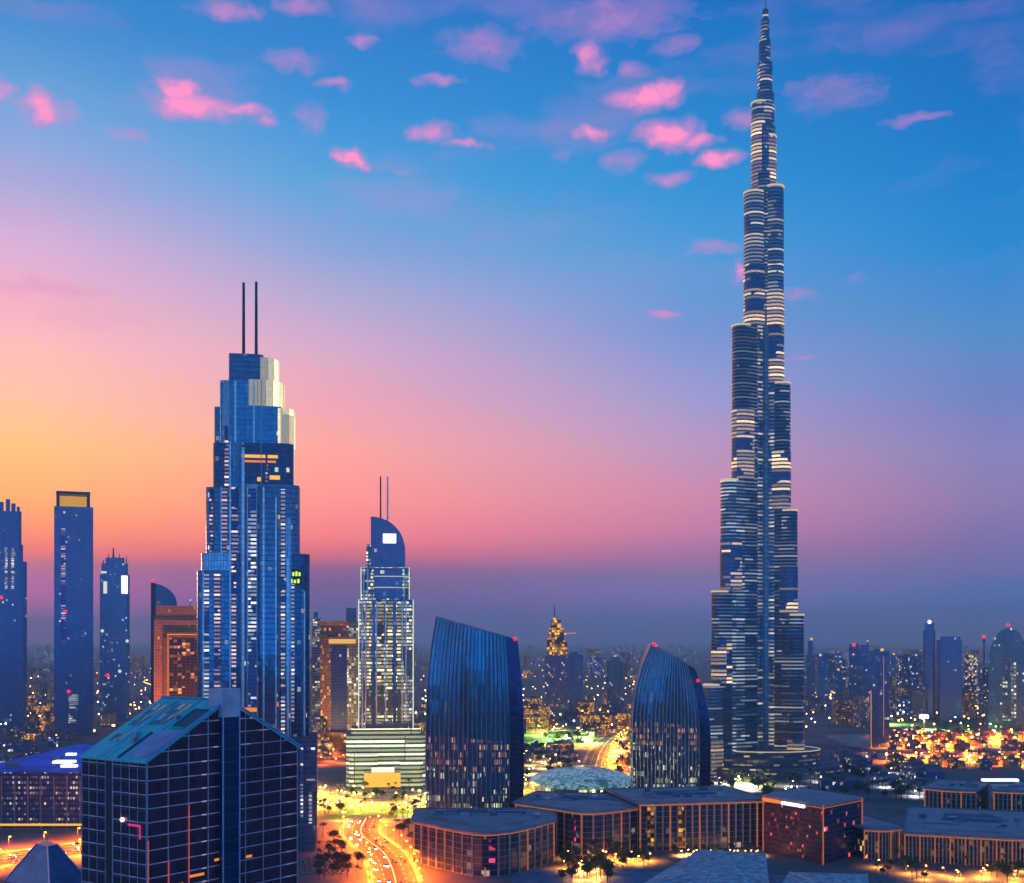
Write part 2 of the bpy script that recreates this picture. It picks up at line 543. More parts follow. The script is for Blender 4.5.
ROADS = {
    'highway': (smooth([(-520, 640), (-400, 740), (-300, 838), (-215, 960), (-190, 1100)]), 46),
    'boulevard': (smooth([(-60, 640), (-70, 730), (-86, 820), (-112, 905), (-118, 985)]), 26),
    'curved_road': (smooth([(-240, 1240), (-205, 1300), (-150, 1110), (-105, 1075), (-50, 1095)][0:1] + [(-192, 1120), (-150, 1062), (-112, 1050), (-60, 1085), (10, 1180)]), 20),
    'park_road': (smooth([(70, 1230), (92, 1360), (118, 1600), (160, 1850), (260, 2200)]), 26),
    'cross_street': (smooth([(380, 1560), (470, 1560), (560, 1530), (680, 1500), (820, 1490)]), 30),
}
for nm, (pts, w) in ROADS.items():
    ribbon(pts, w + 7, .12, PAVING, nm + '_pavement')
    ribbon(pts, w, .14, ASPHALT, nm)
    ribbon(pts, .4, .16, PAINT, nm + '_markings', dash=9, off=w / 4)
    ribbon(pts, .4, .16, PAINT, nm + '_markings', dash=9, off=-w / 4)
    ribbon(pts, .8, .16, PAINT, nm + '_markings', off=0)


def patch(name, poly, m, kind, z=.06):
    b = MB(); b.v = [(x, y, z) for x, y in poly]
    b.face(range(len(poly)), [(x, y) for x, y in poly])
    return tag(b.build(name, m), kind=kind)


patch('entrance_plaza', [(-212, 1000), (-100, 940), (-40, 985), (-60, 1195), (-230, 1190)], PAVING, 'structure', .03)
patch('lawn', [(-190, 990), (-120, 965), (-75, 1000), (-85, 1040), (-150, 1045)], GRASS, 'stuff', .08)
patch('lawn', [(25, 1640), (130, 1640), (140, 1960), (10, 1960)], GRASS, 'stuff', .08)
patch('lawn', [(690 - 30, 1860), (860, 1860), (900, 2250), (640, 2250)], GRASS, 'stuff', .08)
patch('market_square', [(440, 1380), (820, 1380), (880, 1850), (470, 1850)], PAVING, 'structure', .03)
patch('station_square', [(90, 1240), (170, 1240), (210, 1640), (120, 1640)], PAVING, 'structure', .03)
patch('pool_terrace', [(0, 690), (190, 690), (180, 742), (60, 760), (0, 770)], plain('terrace_blue', (.16, .20, .26), .6, 0, .4, .1), 'structure', .03)

# ------------------------------------------------------------------ supertall spire tower
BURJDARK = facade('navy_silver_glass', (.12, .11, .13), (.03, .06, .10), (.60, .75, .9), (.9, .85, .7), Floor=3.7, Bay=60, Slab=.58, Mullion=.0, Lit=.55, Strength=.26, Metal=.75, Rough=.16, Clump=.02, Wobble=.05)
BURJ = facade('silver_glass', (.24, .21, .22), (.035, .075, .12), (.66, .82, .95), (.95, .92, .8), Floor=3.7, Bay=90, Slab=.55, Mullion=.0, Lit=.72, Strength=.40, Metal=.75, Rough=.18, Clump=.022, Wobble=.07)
BURJTOP = facade('silver_glass_upper', (.18, .19, .22), (.05, .10, .17), CREAM, (1, .85, .5), Floor=3.9, Bay=30, Slab=.50, Mullion=.0, Lit=.55, Strength=.45, Metal=.75, Rough=.18, Clump=.03, Wobble=.05)
NOSE = facade('painted_floodlight', (.05, .10, .18), (.10, .13, .2), (1, .74, .38), (1, .62, .24), Floor=3.9, Bay=44, Slab=.42, Mullion=.0, Lit=.97, Strength=.95, Metal=.5, Rough=.2, Clump=.012, Wobble=.03)
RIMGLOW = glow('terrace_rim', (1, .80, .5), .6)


def burj():
    X0, Y0 = at(763, 1300), 1300
    t = thing('spire_tower', 'very tall stepped silver tower with a needle spire and banded lights', 'skyscraper', (X0, Y0, 0))
    wings = {
        210: [(64, 98, 8.0), (55.5, 195, 8.6), (46, 312, 9.2), (33.6, 475.6, 9.8), (20.6, 619, 10.4), (12.4, 716, 9.0)],
        330: [(43.8, 171, 8.3), (37, 281, 8.9), (29.5, 416, 9.5), (22.2, 625, 10.1), (14.0, 680, 9.2)],
        90: [(60, 130, 8.0), (50, 240, 8.6), (40, 360, 9.2), (30, 520, 9.8), (18, 640, 10.4)],
    }
    for deg, bays in wings.items():
        a = R(deg); dx, dy = math.cos(a), math.sin(a)
        wing = None
        for k, (ext, h, w) in enumerate(bays):
            c = max(1.0, (ext - w) / (.866 if deg != 90 else 1) * {210: 1.09, 330: .87, 90: .8}[deg])
            w2 = w * 1.0
            inner = (bays[k + 1][0] - bays[k + 1][2]) / .866 - 6 if k + 1 < len(bays) else -1
            inner = max(-1, inner)
            nose = [(c + w2 * math.cos(q), w2 * math.sin(q)) for q in (math.pi * (i / 12 - .5) for i in range(13))]
            poly = [(inner, -w2)] + nose + [(inner, w2)]
            P = [(x * dx - y * dy, x * dy + y * dx) for x, y in poly]
            b = MB().prism(P, 0, h, 0, 1, u0=k * 17.3)
            if wing is None:
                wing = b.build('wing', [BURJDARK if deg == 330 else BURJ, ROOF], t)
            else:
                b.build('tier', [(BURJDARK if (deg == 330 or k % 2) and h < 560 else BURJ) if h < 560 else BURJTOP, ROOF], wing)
            # floodlight on the rounded nose, painted as a thin glowing skin before the glass, from the terrace below upwards
            low = bays[k - 1][1] if k else 10
            n2 = [(c - 9, -w2 - .5)] + [((c + (w2 + .5) * math.cos(q) * 1.0), (w2 + .5) * math.sin(q)) for q in (math.pi * (i / 12 - .5) for i in range(13))] + [(c - 9, w2 + .5)]
            n3 = [(x - .2 if x < c else x - .45, y * .97) for x, y in reversed(n2)]
            P2 = [(x * dx - y * dy, x * dy + y * dx) for x, y in n2 + n3]
            if deg != 90: MB().prism(P2, low + .6, low + min(h - low - 3, 30 if k == 0 else .46 * (h - low) if h < 640 else 80), 0, 1, u0=k * 5).build('nose_glow_skin', [NOSE, ROOF], wing)
            # glowing lip of the terrace
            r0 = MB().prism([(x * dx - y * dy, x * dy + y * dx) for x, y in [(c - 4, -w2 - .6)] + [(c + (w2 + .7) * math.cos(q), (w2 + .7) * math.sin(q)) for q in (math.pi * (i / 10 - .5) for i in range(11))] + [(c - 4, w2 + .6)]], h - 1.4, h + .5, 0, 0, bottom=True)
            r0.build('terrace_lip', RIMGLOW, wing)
    core = MB().prism(circle(13.2, 18), 0, 640, 0, 1).build('core', [BURJ, ROOF], t)
    MB().prism(circle(12.6, 18, 0.6), 640, 690, 0, 1).prism(circle(11.0, 18, 1), 690, 716, 0, 1).build('core_tier', [BURJTOP, ROOF], core)
    up = MB().prism(circle(9.4, 14, 2.5), 716, 727, 0, 1).prism(circle(8.0, 14, 2), 727, 760, 0, 1).prism(circle(6.3, 12, 1.8), 760, 785, 0, 1)
    spire = up.build('spire', [BURJTOP, RIMGLOW], t)
    MB().prism(circle(4.6, 10, 2.2), 785, 806, 0, 1).prism(circle(3.2, 10, 2.6), 806, 817, 0, 1).build('spire_tier', [BURJTOP, RIMGLOW], spire)
    MB().bar((2.7, 0, 817), (2.7, 0, 836), 1.5, 0, 8, .35).build('needle', STEEL, spire)
    # central pilaster between the two front wings
    MB().prism([(-3.2, -13), (-2.2, -16.6), (2.2, -16.6), (3.2, -13)], 0, 476, 0, 1).build('front_pilaster', [facade('pilaster_glass', (.16, .18, .20), (.1, .13, .18), COOL, COOL, Floor=5.6, Bay=40, Slab=.2, Mullion=0, Lit=0, Strength=.4, Metal=.6, Rough=.2), ROOF], t)
    for x in (-3.4, 3.4): MB().bar((x, -15.0, 10), (x, -15.0, 474), .32, 0, 5).build('pilaster_edge', STEEL, t)
    base = thing('tower_podium', 'low terraced podium with glowing rims at the foot of the silver spire tower', 'podium', (X0, Y0 - 6, 0))
    PM = facade('podium_glass', (.05, .07, .1), (.07, .08, .10), CREAM, WARM, Floor=4, Bay=7, Slab=.6, Mullion=.15, Lit=.25, Strength=.45, Metal=.2, Rough=.4, Clump=.03)
    MB().prism(circle(85, 36, 0, 10, 62), 0, 12, 0, 1).build('lower_terrace', [PM, ROOF], base)
    MB().prism(circle(66, 36, -4, 10, 54), 12, 22, 0, 1).build('middle_terrace', [PM, ROOF], base)
    MB().prism(circle(58, 36, 2, 8, 44), 22, 28, 0, 1).build('upper_terrace', [PM, CONCRETE], base)
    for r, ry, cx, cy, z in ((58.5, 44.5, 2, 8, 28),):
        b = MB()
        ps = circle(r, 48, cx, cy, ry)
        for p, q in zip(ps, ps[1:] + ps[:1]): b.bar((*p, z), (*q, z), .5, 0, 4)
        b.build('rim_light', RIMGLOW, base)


burj()

# ------------------------------------------------------------------ stepped blue tower with twin masts
PBLUE = facade('pale_blue_glass', (.40, .42, .46), (.2, .3, .42), COOL, CREAM, Floor=3.6, Bay=2.0, Slab=.10, Mullion=.2, Lit=.008, Strength=.6, Metal=.6, Rough=.15)
NBLUE = facade('navy_blue_glass', (.05, .09, .15), (.02, .06, .14), COOL, CREAM, Floor=3.6, Bay=2.6, Slab=.14, Mullion=.1, Lit=.012, Strength=.6, Metal=.6, Rough=.12)
DBLUE = facade('deep_blue_glass', (.10, .18, .26), (.03, .09, .22), COOL, CREAM, Floor=3.6, Bay=2.6, Slab=.16, Mullion=.08, Lit=.014, Strength=.6, Metal=.6, Rough=.12, Clump=.05)
BBLUE = facade('bright_blue_glass', (.06, .28, .43), (.04, .15, .36), COOL, CREAM, Floor=3.6, Bay=2.6, Slab=.12, Mullion=.10, Lit=.006, Strength=.7, Metal=.5, Rough=.12)
STRIPW = facade('stair_windows', (.06, .15, .28), (.04, .11, .22), (.7, .85, 1), CREAM, Floor=2.7, Bay=9, Slab=.45, Mullion=.0, Lit=.9, Strength=1.0, Metal=.3, Rough=.3, Clump=.04)
STRIPO = facade('pink_lit_windows', (.05, .10, .22), (.05, .10, .22), (1, .58, .40), (1, .78, .66), Floor=2.7, Bay=9, Slab=.5, Mullion=.0, Lit=.9, Strength=.85, Metal=.3, Rough=.3, Clump=.04)


SILVER = facade('silver_panel', (.85, .66, .60), (.3, .4, .5), COOL, COOL, Floor=3.6, Bay=4, Slab=.08, Mullion=0, Lit=0, Strength=0, Metal=.7, Rough=.3)


def stepped_tower():
    Y0 = 850; m = Y0 / FOC
    X0 = at(254, Y0)
    t = thing('stepped_tower', 'tall stepped blue glass tower with two dark masts and cream lit crown', 'skyscraper', (X0, Y0, 0), math.atan2(-X0, Y0) * .8)
    lx = lambda p: (p - 254) * m
    z = lambda y: zt(y, Y0)
    def slab(x0, x1, ytop, yf, yb, mat, l=0.0, r=0.0, name='setback', parent=t, ybot=None, cap=ROOF):
        z0 = 0 if ybot is None else z(ybot)
        return MB().prism(round_rect(lx(x0), lx(x1), yf, yb, l, r), z0, z(ytop), 0, 1, u0=x0).build(name, [mat, cap], parent)
    sh = slab(230.5, 262, 383, -13, 14, BBLUE, name='shaft')
    slab(230.5, 264, 358.5, -14, 12, DBLUE, l=2, r=5, name='crown', ybot=383.5)
    slab(250, 278.5, 361, -13.2, 10, CREAMGLOW, r=13, name='painted_light_panel', ybot=384)
    slab(248, 263, 409, -14, 11, PBLUE)
    slab(250, 284, 383.5, -14.4, 10.5, CREAMGLOW, r=15, name='painted_light_panel', ybot=409.4)
    slab(246, 281, 409.5, -14.6, 12, BBLUE, r=4)
    slab(262, 294.5, 411, -14.2, 12.5, CREAMGLOW, r=12, name='painted_light_panel', ybot=445.6)
    slab(244, 293.5, 446, -15.4, 13, NBLUE, r=7)
    slab(240, 299, 487, -16.6, 14, DBLUE, r=8)
    slab(238, 309, 555, -18.2, 15, NBLUE, r=9)
    slab(261, 278, 505, -19.4, -10, DBLUE, r=2, name='front_bay')
    slab(286, 291, 520, -19.2, -10, PBLUE, name='front_bay')
    slab(299, 306, 590, -17.6, -8, DBLUE, r=4, name='front_bay')
    # side towards the sunset, lower and lower
    slab(221.5, 233, 384, -10, 11, PBLUE, l=3)
    slab(216, 228, 410, -9, 12, DBLUE, l=3)
    slab(215, 240, 446, -11.5, 13, NBLUE, l=4)
    slab(208, 243, 490, -13.5, 14, DBLUE, l=6)
    slab(203.5, 245, 555, -15.2, 15, PBLUE, l=7)
    slab(199.5, 246, 572, -16, 16, DBLUE, l=8)
    # the ladder of landings in the middle
    slab(247, 260, 488, -20.5, -14, PBLUE, l=3, r=3, name='front_bay')
    for px, y0, y1, d in ((230.5, 384, 446, -13.4), (262, 384, 446, -14.9), (240, 446, 490, -15.9), (243, 490, 720, -18.6), (262, 446, 505, -17.0), (279, 505, 800, -19.6), (299, 490, 555, -15.5), (223.5, 572, 720, -16.6), (216, 490, 555, -14.2), (281, 410, 446, -15)):
        MB().bar((lx(px), d, z(y1)), (lx(px), d, z(y0)), .28, 0, 4).build('edge_fin', STEEL, t)
    slab(249.5, 257.5, 492, -21.0, -20.4, STRIPW, name='window_strip', ybot=728)
    slab(281, 285, 492, -19.0, -17, STRIPW, name='window_strip', ybot=800)
    slab(291, 294, 585, -18.9, -17, STRIPW, name='window_strip', ybot=720)
    slab(266, 268, 448, -16.2, -15, STRIPO, name='window_strip', ybot=487)
    slab(217, 222.5, 574, -17.6, -15.5, STRIPO, name='window_strip', ybot=700)
    slab(224, 229, 492, -15.0, -13, STRIPO, name='window_strip', ybot=556)
    slab(226.5, 230.5, 430, -12.9, -11, STRIPO, name='window_strip', ybot=490)
    slab(233.5, 239.5, 490, -17.4, -13, STRIPO, name='window_strip', ybot=715)
    slab(212, 215, 492, -14.6, -12, STRIPO, name='window_strip', ybot=556)
    slab(207, 212, 574, -17.0, -14, STRIPW, name='window_strip', ybot=700)
    # silvery pilasters running up the setbacks
    for x0, x1, y0, y1, d in ((243.5, 246, 452, 720, -19.4), (263.5, 265.3, 490, 800, -19.8), (275.5, 277.2, 500, 800, -20.2), (287, 288.6, 560, 800, -19.7), (303, 304.5, 592, 790, -18.4),
                              (231.5, 233, 446, 700, -17.6), (206, 207.3, 572, 700, -17.2), (223, 224.4, 490, 572, -14.9), (221.8, 223, 386, 446, -10.8), (236, 238, 386, 446, -14.8), (254, 255.5, 384, 450, -15.0)):
        slab(x0, x1, y0, d, d + 3, SILVER, name='silver_pilaster', ybot=y1)
    # glowing edge on the terrace side
    slab(297.6, 299.3, 488, -8.5, -7.9, EDGEGLOW, name='edge_light', ybot=555)
    slab(292.6, 293.8, 446.5, -9.5, -8.9, EDGEGLOW, name='edge_light', ybot=487)
    for x0, x1, y0, y1, mt in ((243, 278, 458, 461, GOLDGLOW), (246, 276, 463.5, 465.5, AMBERGLOW), (258, 262, 480, 484, GOLDGLOW), (270, 280, 478, 482, GOLDGLOW),
                               (272, 280, 517, 521, GOLDGLOW), (268, 279, 701, 705, AMBERGLOW), (234, 258, 706, 710, AMBERGLOW)):
        d = -15.9 if y0 < 487 else -17.1 if y0 < 555 else -21.4 if x0 < 240 else -18.7
        MB().box(lx(x0), lx(x1), d, d + .6, z(y1), z(y0)).build('lit_floor', mt, t)
    # illuminated sign on the shoulder
    sg = MB().box(lx(288), lx(301), -18.8, -18.3, z(586), z(570)).build('sign', plain('sign_back', (.03, .06, .05), .5), t)
    YG = glow('yellow_letters', (.75, 1, .12), 1.1)
    for k in range(4): MB().box(lx(289 + k * 3), lx(291 + k * 3), -19.1, -18.8, z(577), z(572.5 + .8 * (k % 2))).build('sign_letter', YG, sg)
    for k in range(3): MB().box(lx(290 + k * 3.4), lx(292.2 + k * 3.4), -19.1, -18.8, z(584), z(580 + .8 * (k % 2))).build('sign_letter', YG, sg)
    for px, top in ((244, 284), (256.3, 282.5)):
        MB().bar((lx(px), -2, z(359)), (lx(px), -2, z(top)), 1.15, 0, 8, .95).build('mast', DARKSTEEL, t)
    # podium shoulder
    slab(270, 316.5, 735, -21, 22, DBLUE, r=4, name='podium')
    slab(252, 314, 820, -30, 22, DBLUE, name='podium')
    for x0, x1, y0, y1 in ((300, 302.5, 742, 815), (306, 314, 745, 748), (306, 314, 775, 778), (308, 311, 790, 830)): slab(x0, x1, y0, -21.7, -20, STRIPW, name='window_strip', ybot=y1)


stepped_tower()

# ------------------------------------------------------------------ lit hotel tower
def hotel():
    Y0 = 1208; m = Y0 / FOC
    t = thing('hotel_tower', 'slim hotel tower with yellow lit balconies, quarter-round crown and two thin masts', 'skyscraper', (at(386, Y0), Y0, 0), math.atan2(-at(386, Y0), Y0))
    lx = lambda p: (p - 386) * m
    z = lambda y: zt(y, Y0)
    SH = facade('hotel_glass', (.08, .19, .27), (.06, .09, .10), (1, .86, .45), (.9, 1, .75), Floor=3.5, Bay=2.6, Slab=.40, Mullion=.15, Lit=.80, Strength=.95, Metal=.4, Rough=.25, Clump=.06)
    COL = facade('balcony_column', (.08, .10, .12), (.07, .08, .07), (1, .78, .30), (1, .9, .55), Floor=3.5, Bay=12, Slab=.42, Mullion=0, Lit=.96, Strength=1.15, Metal=.2, Rough=.4, Clump=.03)
    POD = facade('podium_bands', (.06, .11, .11), (.05, .09, .08), (1, .9, .5), (.8, 1, .7), Floor=4.2, Bay=90, Slab=.46, Mullion=.01, Lit=8, Strength=1.5, Metal=.2, Rough=.4, Clump=.02)
    CB = facade('crown_glass', (.09, .14, .25), (.03, .07, .16), COOL, CREAM, Floor=3.6, Bay=3, Slab=.1, Mullion=.1, Lit=.02, Strength=.6, Metal=.55, Rough=.15)
    B = lambda x0, x1, yt, yb, d0, d1, mat, name, cap=ROOF, l=0, r=0: MB().prism(round_rect(lx(x0), lx(x1), d0, d1, l, r), z(yb) if yb else 0, z(yt), 0, 1, u0=x0).build(name, [mat, cap], t)
    B(347, 424.5, 733, None, -22, 26, POD, 'podium', l=4, r=4)
    B(352, 420, 727, 733, -20, 22, POD, 'podium_tier', l=4, r=4)
    B(366, 408, 722, 727, -18, 18, CB, 'podium_roof')
    B(350, 378, 752, None, -27, -20, POD, 'podium_wing', l=4)
    B(400, 422, 758, None, -26, -20, POD, 'podium_wing', r=4)
    B(358.5, 413.5, 600, 733.5, -14, 16, SH, 'shaft', l=3, r=3)
    for x0, x1 in ((367, 371), (377, 384), (387.5, 392), (397, 400.5)): B(x0, x1, 603, 726, -15.6, -13, COL, 'balcony_column')
    for x0, x1 in ((372.5, 375.5), (393, 396)): B(x0, x1, 600, 728, -16.0, -13, CB, 'pier')
    for x0 in (362.2, 365.4, 376, 385, 401.4, 405): B(x0, x0 + 1.3, 601, 730, -16.2, -13, SILVER, 'pale_pier')
    for x0 in (363.5, 367.5, 403.5): B(x0, x0 + 1.1, 569, 600, -13.4, -11, SILVER, 'pale_pier')
    B(360.5, 410, 568, 600, -12, 14, SH, 'upper_tier', l=3, r=3)
    B(374, 402, 570, 599, -13, 0, CB, 'upper_bay')
    for x in (359.2, 412.8): MB().bar((lx(x), -14.6, z(731)), (lx(x), -14.6, z(600)), .5).build('edge_light', EDGEGLOW, t)
    for x in (361.5, 409): MB().bar((lx(x), -12.4, z(600)), (lx(x), -12.4, z(568)), .45).build('edge_light', EDGEGLOW, t)
    for y in (577, 588): MB().bar((lx(374), -13.4, z(y)), (lx(409), -13.4, z(y)), .4).build('floor_light', glow('pale_yellow_strip', (.9, .95, .5), .6), t)
    prof = [(lx(371), z(568)), (lx(405), z(568)), (lx(405), z(549))] + [(lx(371) + (lx(404.5) - lx(371)) * math.cos(q), z(549) + (z(517.5) - z(549)) * math.sin(q)) for q in (math.pi / 2 * k / 9 for k in range(1, 10))]
    MB().profile(prof, -9, 9, 0, 1).build('crown', [CB, DARKSTEEL], t)
    B(366.5, 372, 545, 568, -7, 7, SH, 'crown_fin')
    MB().box(lx(383), lx(396), -9.8, -9.1, z(544), z(534.5)).build('crown_sign', WHITEGLOW, t)
    for x in (380.6, 387.6): MB().bar((lx(x), 0, z(530)), (lx(x), 0, z(476.5)), .95, 0, 8, .8).build('mast', DARKSTEEL if x < 384 else STEEL, t)
    B(365, 400, 769, 783, -34, -22, GOLDGLOW, 'entrance_canopy', cap=CONCRETE)
    B(372, 394, 764, 769, -31, -23, glow('bright_entrance', (1, .9, .6), 1.3), 'entrance_lantern', cap=CONCRETE)


hotel()

# ------------------------------------------------------------------ two bulging glass slabs with slanted tops
SAIL = facade('ribbed_blue_glass', (.045, .17, .225), (.02, .06, .13), (1, .8, .35), (.7, 1, .8), Floor=11, Bay=3.2, Slab=.03, Mullion=.35, Lit=.02, Strength=.12, Metal=.75, Rough=.12, Clump=.03)
SAILMID = facade('ribbed_middle_glass', (.03, .14, .22), (.02, .05, .10), (1, .30, .06), (1, .6, .2), Floor=5.5, Bay=1.6, Slab=.3, Mullion=.5, Lit=.40, Strength=.65, Metal=.5, Rough=.15, Clump=.035)
SAILLOW = facade('ribbed_lower_glass', (.04, .14, .22), (.02, .06, .10), (1, .85, .45), (.7, 1, .75), Floor=5.6, Bay=1.7, Slab=.25, Mullion=.45, Lit=.34, Strength=.7, Metal=.5, Rough=.15, Clump=.06)
RIB = plain('rib_aluminium', (.40, .46, .48), .35, .7, .1)


def sail(label, px0, px1, pxt0, pxt1, ytl, ytr, Y0, split, depth, lowmid):
    m = Y0 / FOC; cx = (px0 + px1) / 2
    t = thing('curved_office', label, 'office tower', (at(cx, Y0), Y0, 0))
    hw = (px1 - px0) / 2 * m
    n = 14
    def plan(xl, xr, bulge):
        pts = [(xl + (xr - xl) * k / n, -depth * .5 - bulge * math.sin(math.pi * k / n)) for k in range(n + 1)]
        return pts + [(xr + 0, depth * .5), (xl + 0, depth * .5)]
    xtl, xtr = (pxt0 - cx) * m, (pxt1 - cx) * m
    ztl, ztr = zt(ytl, Y0), zt(ytr, Y0)
    def ring(q):
        # sides lean out to a belly at about half height and in again near the top
        s = max(0.0, (q - .45) / .55) ** 2.2
        xl = -hw + (xtl + hw) * s + hw * .03 * max(0, (.3 - q) / .3)
        xr = hw + (xtr - hw) * s - hw * .03 * max(0, (.3 - q) / .3)
        P = plan(xl, xr, 5)
        return [(x, y, q * (ztl + (ztr - ztl) * (x - xl) / (xr - xl))) for x, y in P]
    qs = [k / 14 for k in range(15)]
    qs_lo = [q for q in qs if q <= split] + [split]
    sp2 = split + .16
    qs_mid = [split] + [q for q in qs if split < q < sp2] + [sp2]
    qs_hi = [sp2] + [q for q in qs if q > sp2]
    MB().loft([ring(q) for q in qs_lo], 0, 1).build('lower_glazing', [SAILLOW, ROOF], t)
    MB().loft([ring(q) for q in qs_mid], 0, 1).build('middle_glazing', [SAILMID, ROOF], t)
    MB().loft([ring(q) for q in qs_hi], 0, 1).build('upper_glazing', [SAIL, ROOF], t)
    rb = MB()
    nr = 21
    rings = [ring(q) for q in qs]
    for k in range(nr + 1):
        f = k / nr * n; i = min(int(f), n - 1); a = f - i
        prev = None
        for r in rings:
            p = tuple(r[i][c] * (1 - a) + r[i + 1][c] * a for c in range(3)); p = (p[0], p[1] - .35, p[2])
            if prev: rb.bar(prev, p, .34, 0, 4)
            prev = p
    rb.build('mullion_ribs', RIB, t)
    tl = rings[-1][0]; tr = rings[-1][n]
    cap = MB()
    for i in range(n): cap.bar(rings[-1][i], rings[-1][i + 1], .6, 0, 5)
    cap.bar(tr, rings[-1][n + 1], .6, 0, 5)
    cap.build('roof_coping', RIB, t)
    # dark end bay at the narrow side
    e0 = [(rings[k][n - 2], rings[k][n]) for k in range(15)]
    eb = MB()
    for (a, c), (a2, c2) in zip(e0, e0[1:]):
        k = len(eb.v)
        off = -.75
        eb.v += [(a[0], a[1] + off, a[2]), (c[0] + .2, c[1] + off, c[2]), (c2[0] + .2, c2[1] + off, c2[2]), (a2[0], a2[1] + off, a2[2])]
        eb.face((k, k + 1, k + 2, k + 3), ((0, a[2]), (5, a[2]), (5, a2[2]), (0, a2[2])))
    eb.build('end_bay', facade('end_bay_glass', (.015, .03, .09), (.02, .03, .08), WARM, COOL, Floor=3.8, Bay=3, Slab=.1, Mullion=.05, Lit=0, Strength=0, Metal=.6, Rough=.15), t)
    for p in lowmid:
        MB().ball(p if len(p) == 3 else (*p, 0), 1.3, 0).build('warning_light', REDGLOW, t)
    return t


sail('broad ribbed blue office slab with slanted roof falling to a red lamp', 427, 523.5, 437, 517, 617, 640, 922, .30, 24, [((515 - 475.25) * 922 / FOC, -13.5, zt(639, 922))])
sail('smaller ribbed blue slab with red lamps at both ends of its slanted roof', 631, 708, 650, 692, 644, 668, 1090, .38, 26,
     [((652 - 669.5) * 1090 / FOC, -14, zt(644, 1090)), ((695 - 669.5) * 1090 / FOC, -17, zt(680, 1090)), ((654 - 669.5) * 1090 / FOC, -14, zt(645.5, 1090))])

